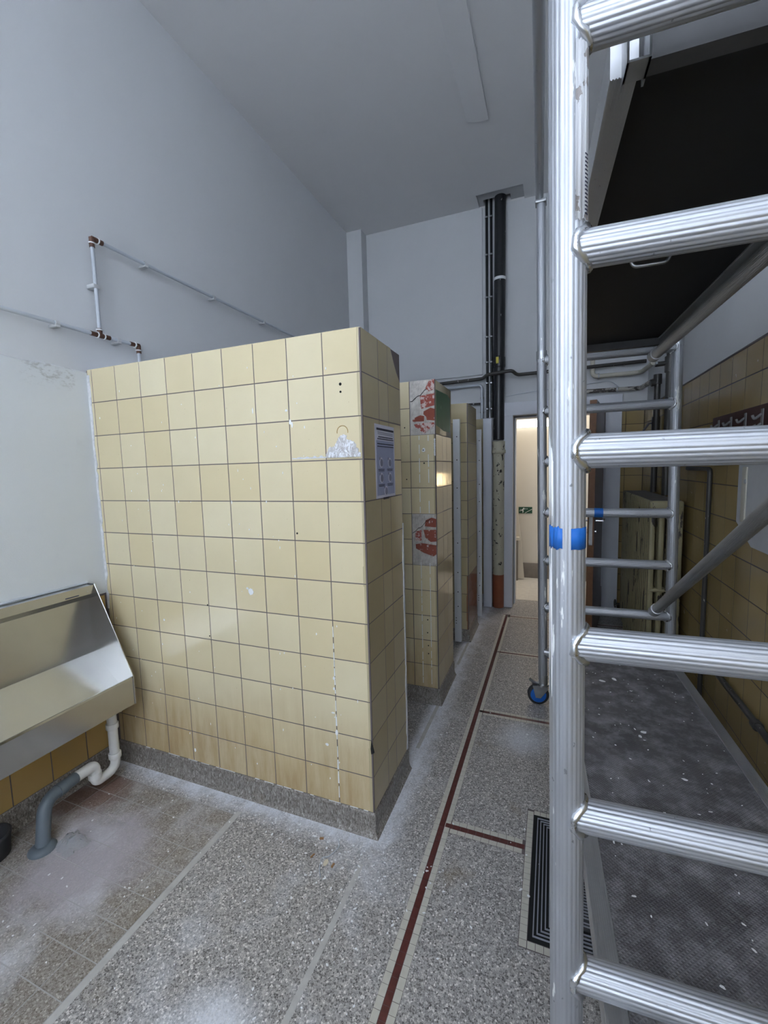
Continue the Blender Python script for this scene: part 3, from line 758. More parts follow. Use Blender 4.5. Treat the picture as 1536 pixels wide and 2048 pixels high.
# back-wall tiles beside the door
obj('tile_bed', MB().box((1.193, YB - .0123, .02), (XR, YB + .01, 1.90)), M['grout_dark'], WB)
for i in range(2):
    for j in range(12):
        x0, x1 = ((1.194, 1.232), (1.232, 1.376))[i]
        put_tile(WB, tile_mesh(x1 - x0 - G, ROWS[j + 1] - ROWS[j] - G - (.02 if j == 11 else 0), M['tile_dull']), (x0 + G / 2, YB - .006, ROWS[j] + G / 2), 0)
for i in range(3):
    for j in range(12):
        put_tile(WB, tile_mesh(CP - G, ROWS[j + 1] - ROWS[j] - G - (.02 if j == 11 else 0), M['tile_shaded']), (-.02 - CP * (i + 1), YB - .001, ROWS[j] + G / 2), 0)

# ------------------------------------------------------------------ anodised jambs
def jamb(x0, x1, y, ztop, label, grp):
    j = thing('door_jamb', ((x0 + x1) / 2, y, 0), label, 'door jamb', grp)
    pr = [(x0, y), (x1, y), (x1, y + .035), (x1 - .004, y + .035), (x1 - .004, y + .004), (x0 + .004, y + .004), (x0 + .004, y + .02), (x0, y + .02)]
    obj('profile', MB().prism(pr, 'z', .002, ztop), M['jamb'], j)
    hs = []
    for z in (1.66, 1.48, 1.26, 1.10, .82, .58, .42, .30):
        hs.append(MB().lathe([(.0045, 0), (.004, -.001)], ((x0 + x1) / 2 + .004, y - .0002, z), 8, 'y'))
    for zc in (1.575, .18):
        for k in (-1, 0, 1): hs.append(MB().lathe([(.004, 0), (.0035, -.001)], (x0 + .014, y - .0002, zc + k * .022), 8, 'y'))
    for h in hs: obj('screw_hole', h, M['void'], j)
    obj('hinge_plate', MB().box((x0 + .004, y - .0015, 1.54), (x0 + .024, y, 1.61)), M['jamb'], j)
jamb(-.104, -.052, 1.955, 1.795, 'drilled aluminium door jamb standing against front of the farthest partition', 'aluminium door jambs')
jamb(-.030, .012, 2.62, 1.762, 'drilled aluminium door jamb standing beside the narrow white board', 'aluminium door jambs')

# ------------------------------------------------------------------ printed notice on the first partition
po = thing('notice', (.001, .212, 1.455), 'white and blue printed instruction sheet taped to the stub wall end', 'poster')
def nb(y0, z0, y1, z1, d): return MB().box((.0006, y0, z0), (d, y1, z1))
obj('sheet', nb(.106, 1.311, .319, 1.597, .0012), M['paper'], po)
obj('blue_panel', nb(.118, 1.322, .308, 1.535, .0016), M['paper_blue'], po)
rd = random.Random(9)
def txt(y0, y1, z, h):
    tl = MB(); y = y0
    while y < y1:
        w = rd.uniform(.004, .013); tl.box((.001, y, z), (.0021, min(y + w, y1), z + h)); y += w + .0018
    stuff(obj('text_line', tl, M['ink'], po))
tg = MB()
hd = MB().box((.001, .124, 1.575), (.0021, .309, 1.583))
for z, a, b, h in ((1.5475, .140, .298, .0036), (1.540, .130, .306, .0036), (1.5205, .128, .306, .0042), (1.511, .128, .306, .0036)): txt(a, b, z, h)
for cy, cz in ((.165, 1.45), (.258, 1.45), (.165, 1.39), (.258, 1.39), (.211, 1.337)):
    txt(cy - .032, cy + .032, cz - .028, .0028); txt(cy - .030, cy + .030, cz - .0335, .0028)
obj('heading', hd, M['ink'], po)
for z in (1.5655, 1.5595):
    obj('fine_print', MB().box((.001, .135, z), (.0019, .300, z + .0025)), M['ink_grey'], po)
pg, pw = MB(), MB()
for k, (cy, cz) in enumerate(((.165, 1.45), (.258, 1.45), (.165, 1.39), (.258, 1.39), (.211, 1.337))):
    obj('pictogram_ring', MB().lathe([(.020, 0), (.020, .0019)], (0, cy, cz), 24, 'x'), M['paper'], po); pg = MB()
    pg.lathe([(.015, .0005), (.015, .0024)], (0, cy + .002, cz - .001), 18, 'x'); pg.lathe([(.006, .0005), (.006, .0024)], (0, cy - .016, cz + .016), 12, 'x'); obj('pictogram', pg, M['ink_grey'], po)

# ------------------------------------------------------------------ stainless urinal trough
ut = thing('urinal_trough', (-1.27, -.65, 0), 'stainless steel urinal trough mounted on the white plastered wall', 'urinal')
UY0, UY1 = -.092, -1.55
prof = [(-1.346, .927), (-1.346, .888), (-1.362, .866), (-1.388, .866), (-1.388, .60), (-1.21, .445), (-1.175, .425), (-1.158, .425), (-1.154, .505), (-1.150, .513), (-1.145, .513), (-1.143, .505), (-1.143, .384), (-1.150, .380), (-1.30, .384), (-1.394, .43), (-1.394, .927)]
obj('trough', MB().prism(prof, 'y', UY0 - .003, UY1), M['steel'], ut)
endp = [(-1.394, .931), (-1.347, .931), (-1.140, .516), (-1.140, .382), (-1.30, .382), (-1.394, .43)]
obj('end_plate', MB().prism(endp, 'y', UY0 - .003, UY0 + .002), M['steel'], ut)
obj('end_plate', MB().prism(endp, 'y', UY1 - .003, UY1 + .002), M['steel'], ut)
obj('rim', MB().tube([(-1.346, UY0, .930), (-1.1415, UY0, .516), (-1.1415, UY0, .383)], .0022, 8), M['chrome'], ut)
mk = MB()
for k in range(9): mk.box((-1.346, -.165 - k * .0065, .893), (-1.3452, -.1705 - k * .0065, .8975))
mk2 = MB().lathe([(.0035, 0), (.003, .0012)], (-1.346, -.125, .902), 10, 'x')
obj('maker_mark', mk, M['ink'], ut); obj('rivet', mk2, M['chrome'], ut)
obj('silicone_bead', MB().tube([(-1.392, UY0, .932)] + [(-1.392 + random.uniform(-.002, .002), UY0 - .06 * i, .933 + random.uniform(-.002, .004)) for i in range(1, 24)], .005, 7), M['pipe_grey'], ut)
# drain trap
dt = thing('drain_trap', (-1.22, -.36, 0), 'white plastic trap joining a grey pipe into floor below the urinal', 'drain pipe')
X_, Y_ = -1.262, -.128
bend = rounded([(X_, Y_, .40), (X_, Y_, .064), (X_ + .004, Y_ - .100, .064), (X_ + .004, Y_ - .100, .115)], .045, 10)
obj('tailpiece', MB().tube(bend, .0205, 18), M['pvc_white'], dt)
for z in (.272, .128):
    nut = MB().tube([(X_, Y_, z - .014), (X_, Y_, z - .011), (X_, Y_, z + .011), (X_, Y_, z + .014)], [.024, .0265, .0265, .024], 20)
    obj('union_nut', nut, M['pvc_white'], dt)
nut2 = MB().tube([(X_ + .004, Y_ - .100, .088), (X_ + .004, Y_ - .100, .112)], .0265, 20)
obj('trap_nut', nut2, M['pvc_white'], dt)
obj('trap_elbow', MB().tube(rounded([(X_ + .004, Y_ - .100, .10), (X_ + .004, Y_ - .100, .145), (X_ + .008, Y_ - .190, .147)], .03, 8), .023, 18), M['pvc_white'], dt)
obj('waste_pipe', MB().tube(rounded([(X_ + .008, Y_ - .183, .147), (X_ + .034, Y_ - .318, .152), (X_ + .080, Y_ - .367, -.01)], .05, 10), .0245, 20), M['pvc_grey'], dt)
cl = MB().tube([(X_ + .019, Y_ - .235, .149), (X_ + .024, Y_ - .265, .150)], .0275, 20)
obj('coupling', cl, M['pvc_grey'], dt)
obj('floor_collar', MB().lathe([(.046, 0), (.047, .006), (.040, .014), (.028, .020), (.025, .020)], (X_ + .078, Y_ - .365, 0), 24), M['pvc_grey'], dt)
fb = MB(); rd = random.Random(4); vs = []; nn = 9
for j in range(nn):
    for i in range(nn):
        u, v = i / (nn - 1), j / (nn - 1); e = math.sin(PI * u) * math.sin(PI * v)
        vs.append((-1.165 + u * .11 + v * .02 + rd.uniform(-.006, .006), -.470 + v * .085 - u * .02 + rd.uniform(-.006, .006), .003 + e * .035 * (.4 + rd.random())))
fb.add(vs, [(j * nn + i, j * nn + i + 1, (j + 1) * nn + i + 1, (j + 1) * nn + i) for j in range(nn - 1) for i in range(nn - 1)], True)
tag(obj('plastic_bag', fb, M['film']), 'crumpled clear plastic bag lying beside the grey floor pipe', 'bag')
bk = thing('rubber_pot', (-1.325, -.575, 0), 'black round rubber pot on the floor by the plinth under the urinal', 'pot')
obj('pot_body', MB().lathe([(.050, .0), (.055, .006), (.060, .075), (.063, .08), (.063, .09), (.056, .09), (.050, .02)], (-1.325, -.583, 0), 22), M['rubber'], bk)

# ------------------------------------------------------------------ water pipes on the plastered wall
wp = thing('water_pipes', (-1.38, .3, 2.0), 'thin grey water pipes with copper joints clipped to the white wall', 'pipe')
PX = -1.372; R = .0085
def seg(p): obj('pipe', MB().tube(p, R, 12), M['pipe_grey'], wp)
seg([(PX, -2.6, 2.085), (PX, .04, 2.087)]); seg([(PX, .09, 2.088), (PX, .24, 2.09)]); seg([(PX, .063, 2.11), (PX, .063, 2.50)])
seg([(PX, .09, 2.522), (PX, 2.85, 2.535)]); seg([(PX, .266, 2.07), (PX, .266, 1.70)])
cpp = MB()
for a, b, r in (((PX, .018, 2.087), (PX, .045, 2.087), .0105), ((PX, .045, 2.087), (PX, .086, 2.087), .0115), ((PX, .088, 2.088), (PX, .112, 2.088), .0105), ((PX, .063, 2.087), (PX, .063, 2.118), .0115),
                ((PX, .218, 2.09), (PX, .256, 2.09), .0105), ((PX, .063, 2.482), (PX, .063, 2.525), .0115), ((PX, .063, 2.522), (PX, .115, 2.522), .0115), ((PX, .266, 2.092), (PX, .266, 2.052), .0115), ((PX, .25, 2.09), (PX, .27, 2.09), .0115)):
    obj('copper_joint', MB().tube([a, b], r, 12), M['copper'], wp)
rg = MB()
for p, ax in (((PX, .050, 2.087), 1), ((PX, .082, 2.087), 1), ((PX, .063, 2.112), 2), ((PX, .245, 2.09), 1), ((PX, .266, 2.066), 2), ((PX, .063, 2.500), 2), ((PX, .092, 2.522), 1)):
    d = Vector((0, .0025, 0)) if ax == 1 else Vector((0, 0, .0025)); obj('sealing_ring', MB().tube([Vector(p) - d, Vector(p) + d], .0145, 14), M['ring_white'], wp)
for y, z in ((-.129, 2.086), (.155, 2.088), (.347, 2.523), (.835, 2.526), (1.341, 2.528), (-.75, 2.085), (1.9, 2.531), (2.5, 2.533)):
    c = MB().box((XL, y - .010, z - .016), (PX + .010, y + .010, z - .004), .002); c.tube([(PX, y - .009, z), (PX, y + .009, z)], .0125, 12)
    obj('pipe_clip', c, M['clip'], wp)
obj('pipe_clip', MB().box((XL, .063 - .016, 2.299), (PX + .010, .063 + .016, 2.317), .002), M['clip'], wp)

# ------------------------------------------------------------------ pipes on the back wall
sp = thing('drain_stack', (.13, 2.965, 0), 'thick drain stack, black above then cream and rust red, by the doorway', 'drain pipe')
QX, QY = .129, 2.965; r0 = .053
obj('upper_pipe', MB().tube([(QX + .014, QY, 3.99), (QX + .010, QY, 3.18)], r0 * .97, 26), M['black_iron'], sp)
obj('joint_ring', MB().tube([(QX + .010, QY, 3.165), (QX + .010, QY, 3.19)], r0 * 1.05, 26), M['ring_white'], sp)
obj('middle_pipe', MB().tube([(QX + .010, QY, 3.17), (QX + .003, QY, 2.40), (QX, QY, 1.68)], r0, 26), M['black_iron'], sp)
obj('collar', MB().tube([(QX + .003, QY, 2.36), (QX + .003, QY, 2.375), (QX + .003, QY, 2.455), (QX + .003, QY, 2.47)], [r0, r0 * 1.12, r0 * 1.12, r0], 26), M['black_iron'], sp)
tg_ = obj('yellow_label', MB().box((QX - .018, QY - r0 * 1.13 - .004, 2.395), (QX + .006, QY - r0 * 1.08, 2.455)), M['yellow_tag'], sp)
obj('socket', MB().lathe([(r0 * 1.02, 1.545), (r0 * 1.27, 1.55), (r0 * 1.27, 1.578), (r0 * 1.13, 1.585), (r0 * 1.15, 1.655), (r0 * 1.2, 1.66), (r0 * 1.0, 1.668)], (QX, QY, 0), 28), M['cream_iron'], sp)
obj('lower_pipe', MB().tube([(QX, QY, 1.56), (QX - .003, QY, .335)], r0 * 1.04, 28), M['cream_iron'], sp)
obj('foot_pipe', MB().tube([(QX - .003, QY, .338), (QX - .003, QY, -.01)], r0 * 1.05, 28), M['rust_paint'], sp)
def pipe_thing(name, base, label, pts, r, mat, grp=None, clips=(), rr=.03, cat='pipe'):
    t = thing(name, base, label, cat, grp)
    obj('pipe', MB().tube(rounded(pts, rr, 6), r, 12), M[mat], t)
    for c in clips:
        d = Vector(c[1]) * .006; b = MB().tube([Vector(c[0]) - d, Vector(c[0]) + d], r * 1.35, 12)
        b.box((c[0][0] - r * .6, c[0][1], c[0][2] - .006), (c[0][0] + r * .6, YB - .001, c[0][2] + .006)) if c[1][2] or c[1][0] else None
        obj('pipe_clip', b, M['zinc'], t)
    return t
vz = (0, 0, 1)
for k, x in enumerate((.010, .052)):
    pipe_thing('riser_pipe', (x, 3.02, 1.9), ('slim black riser pipe with clips, beside the recessed wall edge', 'slim black riser pipe with clips, directly beside the thick stack')[k],
               [(x, 3.015, 3.99), (x + .006, 3.015, 1.905)], .0125, 'black_iron', 'slim black risers', [((x, 3.015, z), vz) for z in (3.78, 3.44, 3.05, 2.68, 2.44, 2.24, 1.99)])
pipe_thing('grey_conduit', (-.036, 3.02, 1.9), 'grey pipe running above the stalls and bending down by the risers', [(-1.24, 3.0, 2.215), (-.036, 3.0, 2.228), (-.036, 3.0, 1.9)], .014, 'pipe_grey', None, [((-.036, 3.0, z), vz) for z in (2.1, 1.96)], .05)
pipe_thing('dark_conduit', (.05, 2.90, 2.25), 'long dark pipe crossing the back wall in front of drain stack', [(-1.24, 2.99, 2.255), (-.03, 2.99, 2.283), (.03, 2.895, 2.297), (.22, 2.895, 2.312), (.262, 2.895, 2.310), (.300, 2.93, 2.275), (.45, 2.95, 2.28), (1.37, 3.0, 2.298)], .0165, 'dark_pipe', None, [((1.2, 3.0, 2.294), (1, 0, 0))], .03)
pipe_thing('stub_pipe', (-.2, 3.0, 2.0), 'short dark pipe on the white wall just over the brown tiled partition', [(-.45, 3.01, 2.055), (-.05, 3.01, 2.047)], .010, 'dark_pipe', None, [((-.12, 3.01, 2.048), (1, 0, 0))])
pipe_thing('cable', (.3, 3.03, 2.1), 'thin grey cable sagging along the wall over the doorway', [(.19, 3.04, 2.10), (.40, 3.04, 2.125), (.62, 3.04, 2.135), (.9, 3.04, 2.15), (1.10, 3.03, 2.165), (1.17, 3.03, 2.10)], .003, 'pipe_grey', None, (), .1, 'cable')
pipe_thing('white_pipe', (1.1, 3.0, 2.2), 'cream pipe over the door turning the corner along the wall', [(.95, 3.0, 2.42), (.95, 3.0, 2.206), (1.335, 3.0, 2.206), (1.345, 2.55, 2.19)], .019, 'cream_pipe', None, [((1.0, 3.0, 2.206), (1, 0, 0))], .05)
pipe_thing('flaking_pipe', (1.1, 3.0, 2.07), 'peeling cream pipe above the door ending in a dark elbow', [(.60, 3.005, 2.086), (1.335, 3.005, 2.072), (1.345, 2.40, 2.045)], .019, 'flaky_pipe', None, [((1.15, 3.0, 2.075), (1, 0, 0))], .06)
rv = pipe_thing('valve_riser', (1.345, 2.39, 1.6), 'dark vertical pipe with a stop valve on the ochre tiled wall', [(1.345, 2.41, 2.045), (1.345, 2.385, 2.035), (1.345, 2.40, 1.195)], .021, 'dark_pipe', None, (), .02)
vb = MB().tube([(1.345, 2.385, 2.00), (1.345, 2.385, 2.07)], .028, 12); vb.tube([(1.30, 2.385, 2.01), (1.345, 2.385, 2.02)], .026, 12); vb2 = MB().tube([(1.345, 2.40, 1.64), (1.345, 2.40, 1.76)], .028, 12)
obj('valve_body', vb2, M['dark_pipe'], rv)
obj('valve_body', vb, M['dark_pipe'], rv); obj('lever', MB().tube([(1.345, 2.40, 1.72), (1.30, 2.40, 1.715), (1.265, 2.40, 1.66)], .008, 8), M['dark_pipe'], rv)
rv2 = pipe_thing('heating_riser', (1.345, 2.04, 1.2), 'black heating riser with tee handle beside the scaffold post', [(1.348, 2.03, 2.55), (1.348, 2.03, 1.195)], .025, 'dark_pipe')
vb = MB().tube([(1.348, 2.03, 2.02), (1.348, 2.03, 2.12)], .034, 12); vb.tube([(1.348, 2.03, 2.08), (1.26, 2.03, 2.075)], .016, 10)
obj('valve_body', vb, M['dark_pipe'], rv2); obj('tee_handle', MB().tube([(1.262, 1.99, 2.078), (1.262, 2.07, 2.072)], .007, 8), M['zinc'], rv2)
pipe_thing('thin_riser', (1.36, 1.89, 1.4), 'thin black pipe beside the heating riser on the tiled wall', [(1.364, 1.89, 2.6), (1.364, 1.89, 1.0)], .008, 'dark_pipe')
pipe_thing('wall_drop_pipe', (1.36, 1.21, .5), 'black pipe bending down the ochre tiled wall beyond the radiator', [(1.365, 1.60, 1.382), (1.365, 1.21, 1.382), (1.365, 1.205, .10)], .011, 'dark_pipe', None, (), .03)
hp = pipe_thing('low_wall_pipe', (1.36, .5, .42), 'dark pipe running low along the ochre tiled wall', [(1.36, 1.25, .425), (1.36, -2.6, .415)], .0125, 'dark_pipe')
obj('pipe_clip', MB().tube([(1.36, .545, .421), (1.36, .515, .421)], .019, 12), M['dark_pipe'], hp)

# ------------------------------------------------------------------ radiator
ra = thing('radiator', (1.28, 2.15, 0), 'tall cream cast-iron column radiator with peeling paint by the tiled wall', 'radiator')
RZ0, RZ1, RX0, RX1 = .09, 1.19, 1.180, 1.352
ns = 19; dy = (2.70 - 1.575) / ns; ncol = 4; cw = .030
sec = MB()
gap = (RX1 - RX0 - ncol * cw) / (ncol - 1)
for c in range(ncol):
    xa = RX0 + c * (cw + gap)
    sec.box((xa, .004, RZ0 + .05), (xa + cw, dy - .006, RZ1 - .05), .008)
for z0, z1 in ((RZ0, RZ0 + .075), (RZ1 - .085, RZ1), ((RZ0 + RZ1) / 2 - .012, (RZ0 + RZ1) / 2 + .012)):
    sec.box((RX0, .001, z0), (RX1, dy - .001, z1), .012)
me = sec.mesh('radiator_section', M['cream_iron2'], (0, 0, 0))
for k in range(ns):
    o = bpy.data.objects.new('radiator_section', me); COL.objects.link(o); o.parent = ra; o.location = Vector((0, 1.575 + k * dy, 0)) - ra.location
obj('foot', MB().box((RX0 + .02, 1.60, 0), (RX1 - .02, 1.64, RZ0 + .02), .006), M['cream_iron2'], ra)
obj('foot', MB().box((RX0 + .02, 2.60, 0), (RX1 - .02, 2.64, RZ0 + .02), .006), M['cream_iron2'], ra)
obj('dust_cover', MB().box((RX0 + .01, 1.60, RZ1 - .003), (RX1 - .012, 2.68, RZ1 + .002)), plain('radiator_bare_top', (.16, .15, .145), .8, 0, .4, 20), ra)
vw = MB().tube([(1.24, 2.70, .16), (1.24, 2.86, .16)], .014, 10)
obj('valve_stem', vw, M['dark_pipe'], ra)
obj('valve_wheel', MB().tube(arc((1.165, 2.86, .16), .032, 0, 2 * PI, (0, 1, 0), (0, 0, 1), 18), .007, 8).tube([(1.165, 2.86, .16), (1.24, 2.86, .16)], .008, 8), M['dark_pipe'], ra)

# ------------------------------------------------------------------ coat rack and white panel on the right wall
cr = thing('coat_rack', (1.37, .3, 1.57), 'oxblood wooden coat rack with metal hooks on the ochre tiled wall', 'coat rack')
obj('backboard', MB().box((1.366, -.9, 1.50), (1.385, 1.212, 1.633), .004), M['coat_board'], cr)
for i in range(13):
    y = 1.12 - i * .155
    hk = MB().box((1.3625, y - .010, 1.535), (1.367, y + .010, 1.615), .002)
    hk.tube(rounded([(1.362, y, 1.595), (1.340, y, 1.575), (1.334, y, 1.592)], .012, 5), .005, 8)
    hk.tube(rounded([(1.362, y, 1.560), (1.346, y, 1.545), (1.341, y, 1.556)], .01, 5), .005, 8)
    obj('hook', hk, M['hook_grey'], cr)
wpn = thing('white_splashback', (1.38, .6, 1.24), 'white wall panel with a screw cap on tiles below the coat rack', 'panel')
pp = [(.864, 1.45), (.864, 1.16)] + [(.864 - .16 * math.sin(a), 1.16 - .085 * math.sin(a * .98)) for a in [PI / 2 * i / 14 for i in range(1, 15)]] + [(.35, 1.072), (.30, 1.08), (.30, 1.45)]
obj('sheet', MB().prism(pp, 'x', 1.370, 1.379), M['panel_white'], wpn)
obj('batten', MB().box((1.365, .770, 1.165), (1.371, .815, 1.395), .003), M['cream_pipe'], wpn)
obj('screw_cap', MB().lathe([(.010, 0), (.009, -.003), (.005, -.004)], (1.3655, .776, 1.335), 14, 'x'), M['zinc'], wpn)

# ------------------------------------------------------------------ scaffold tower
NLp, FLp = Vector((.649, -.72, 0)), Vector((.571, 1.20, 0)); UD = (FLp - NLp).normalized(); SL = (FLp - NLp).length; WD = Vector((UD.y, -UD.x, 0)); SW = .645
def SC(a, b, z): return NLp + UD * a + WD * b + Vector((-.0135 * (z - 1.4), 0, z))
tw = thing('scaffold_tower', SC(SL / 2, SW / 2, 0), 'aluminium rolling scaffold tower with ladder frames and ribbed tubes', 'scaffold')
RT = .0254
RUNGS = [.32, .596, .875, 1.154, 1.443, 1.721, 2.0]
rdw = random.Random(6)
for a in (0, SL):
    for b in (0, SW):
        obj('post', MB().fluted(SC(a, b, .165), SC(a, b, 2.05), RT), M['alu'], tw)
        obj('upper_post', MB().fluted(SC(a, b, 2.05), SC(a, b, 2.84), RT * .9), M['alu'], tw)
        obj('spigot_collar', MB().tube([SC(a, b, 2.005 if a else 2.06), SC(a, b, 2.05 if a else 2.10)], RT * 1.10, 24), M['zinc'], tw)
    for z in RUNGS:
        rg_ = obj('rung', MB().fluted(SC(a, RT * .5, z), SC(a, SW - RT * .5, z), RT * .985, 22, .0010), M['alu_rung'], tw)
        for b, sg_ in ((0, 1), (SW, -1)):
            wm = MB(); pts = []
            for k in range(25):
                t = 2 * PI * k / 24; yy = (RT + .001) * math.cos(t); zz = (RT + .0015) * math.sin(t)
                xx = math.sqrt(max(RT * RT - min(yy * yy, RT * RT * .92), 0)) + .001
                pts.append(SC(a + yy, b + sg_ * xx, z + zz))
            wm.tube(pts, [.0056 * (1 + .45 * math.sin(k * 2.6) * rdw.random()) for k in range(25)], 8)
            obj('weld', wm, M['weld'], rg_)
for a in (.40, SL - .30): obj('ledger', MB().tube([SC(a, .0, .45), SC(a, SW, .45)], .014, 12), M['alu_dull'], tw)
# castors: stem, fork, brake, wheel
def castor(a, b, turn):
    c = SC(a, b, 0); hx, hy = math.cos(turn), math.sin(turn)
    off = Vector((hx * .028, hy * .028, 0)); wc = c + off + Vector((0, 0, .0605)); ax = Vector((-hy, hx, 0)); hd = Vector((hx, hy, 0))
    k = obj('castor', MB().tube([c + Vector((0, 0, .128)), c + Vector((0, 0, .185))], .026, 20).tube([c + Vector((0, 0, .118)), c + Vector((0, 0, .130))], .033, 20), M['zinc'], tw)
    f = MB()
    for s_ in (-1, 1):
        o_ = ax * (.020 * s_); t_ = ax * .003
        P = [c + hd * -.022 + Vector((0, 0, .122)), c + hd * .062 + Vector((0, 0, .118)), wc + hd * .016 + Vector((0, 0, -.014)), wc - hd * .012 + Vector((0, 0, -.016)), c - hd * .024 + Vector((0, 0, .10))]
        f.add([p + o_ for p in P] + [p + o_ + t_ for p in P], [(0, 1, 2, 3, 4), (9, 8, 7, 6, 5)] + [(i, (i + 1) % 5, (i + 1) % 5 + 5, i + 5) for i in range(5)])
    obj('fork', f, M['zinc'], k)
    wl = MB(); prof = [(.045, -.014), (.058, -.014), (.0605, -.009), (.0605, .009), (.058, .014), (.045, .014)]
    def disc(pr, m):
        d = MB(); n_ = 28; vs = []
        for r, h in pr:
            for j in range(n_):
                t = 2 * PI * j / n_; vs.append(wc + (hd * math.cos(t) + Vector((0, 0, 1)) * math.sin(t)) * r + ax * h)
        d.add(vs, [(i * n_ + j, i * n_ + (j + 1) % n_, (i + 1) * n_ + (j + 1) % n_, (i + 1) * n_ + j) for i in range(len(pr) - 1) for j in range(n_)], True)
        d.add(vs[:n_], [tuple(range(n_))]); d.add(vs[-n_:], [tuple(range(n_))]); return d
    obj('tyre', disc(prof, 0), M['rubber'], k)
    obj('wheel', disc([(.044, -.0165), (.0455, -.0150), (.0455, .0150), (.044, .0165)], 0), M['wheel_blue'], k)
    obj('axle_bolt', MB().tube([wc - ax * .024, wc + ax * .024], .007, 10), M['zinc'], k)
    obj('brake_pedal', MB().tube([c + hd * .02 + Vector((0, 0, .128)), c + hd * .055 + Vector((0, 0, .132)), c + hd * .078 + Vector((0, 0, .150))], .009, 8), M['zinc'], k)
castor(SL, 0, PI + .15); castor(SL, SW, -.6); castor(0, 0, PI * .8); castor(0, SW, .4)
# braces and guard rails
def claw(p, d, par):
    d = Vector(d).normalized()
    obj('claw', MB().tube([Vector(p) - d * .005, Vector(p) + d * .06], RT * 1.12, 20), M['alu_dull'], par)
b0, b1 = SC(SL - .035, .56, .63), SC(.04, .56, 1.70)
br = obj('diagonal_brace', MB().fluted(b0, b1, RT * .95, 30, .0007), M['alu_dull'], tw); claw(b0, b1 - b0, br)
b0, b1 = SC(SL - .05, .53, 1.955), SC(.05, .53, 1.955)
br = obj('horizontal_brace', MB().fluted(b0, b1, RT * .95, 30, .0007), M['alu_dull'], tw); claw(b0, b1 - b0, br)
for b in (.0, SW):
    gb = b + (.036 if b == 0 else -.036)
    obj('guard_rail', MB().tube([SC(.0, b + (-.036 if b == 0 else .036), 2.85), SC(SL, b + (-.008 if b == 0 else .008), 2.85)], RT * .8, 18), M['alu_dull'], tw)
    for a in (0, SL):
        cm = MB().box(SC(a, b, 2.815) - Vector((.03, .028, 0)), SC(a, b, 2.835) + Vector((.028, .028, 0)), .004)
        obj('rail_clamp', cm, M['zinc'], tw)
# worn sticker and tape on the near post
def wrap(a0, a1, z0, z1, r, n=12, jag=0, seed=1):
    rd_ = random.Random(seed); vs = []; m = MB()
    for i in range(n + 1):
        t = a0 + (a1 - a0) * i / n; e0 = rd_.uniform(-jag, jag); e1 = rd_.uniform(-jag, jag)
        for z in (z0 + e0, z1 + e1): vs.append(SC(r * math.sin(t), r * math.cos(t), z))
        for z in (z0 + e0, z1 + e1): vs.append(SC((r - .0008) * math.sin(t), (r - .0008) * math.cos(t), z))
    fs = []
    for i in range(n):
        o_ = i * 4; fs += [(o_, o_ + 4, o_ + 5, o_ + 1), (o_ + 2, o_ + 3, o_ + 7, o_ + 6), (o_, o_ + 2, o_ + 6, o_ + 4), (o_ + 1, o_ + 5, o_ + 7, o_ + 3)]
    return m.add(vs, fs, True)
D = PI / 180
stk = obj('sticker', wrap(-72 * D, -14 * D, 1.752, 1.972, RT + .0006, 12, .002, 3), M['label_paper'], tw)
tk = MB()
for k in range(16): 
    z = 1.760 + k * .005
    tk.add([SC((RT + .0009) * math.sin(t), (RT + .0009) * math.cos(t), zz) for zz in (z, z + .0022) for t in (-40 * D, -30 * D, -22 * D)], [(0, 1, 4, 3), (1, 2, 5, 4)])
obj('print_marks', tk, M['ink'], stk)
obj('tape', wrap(-165 * D, -108 * D, 1.302, 1.334, RT + .0006, 12, .0022, 5), M['tape'], tw)
obj('tape', wrap(-82 * D, 10 * D, 1.302, 1.333, RT + .0006, 12, .0008, 7), M['tape'], tw)
obj('paint_smear', wrap(-168 * D, -140 * D, 1.335, 1.455, RT + .0005, 8, .035, 9), M['white_spot'], tw); obj('paint_smear', wrap(-170 * D, -146 * D, 1.10, 1.30, RT + .0005, 8, .05, 4), M['white_spot'], tw)
tp = MB().tube([SC(SL, .268, 1.154), SC(SL, .312, 1.154)], RT * 1.03, 20); obj('tape', tp, M['tape'], tw)

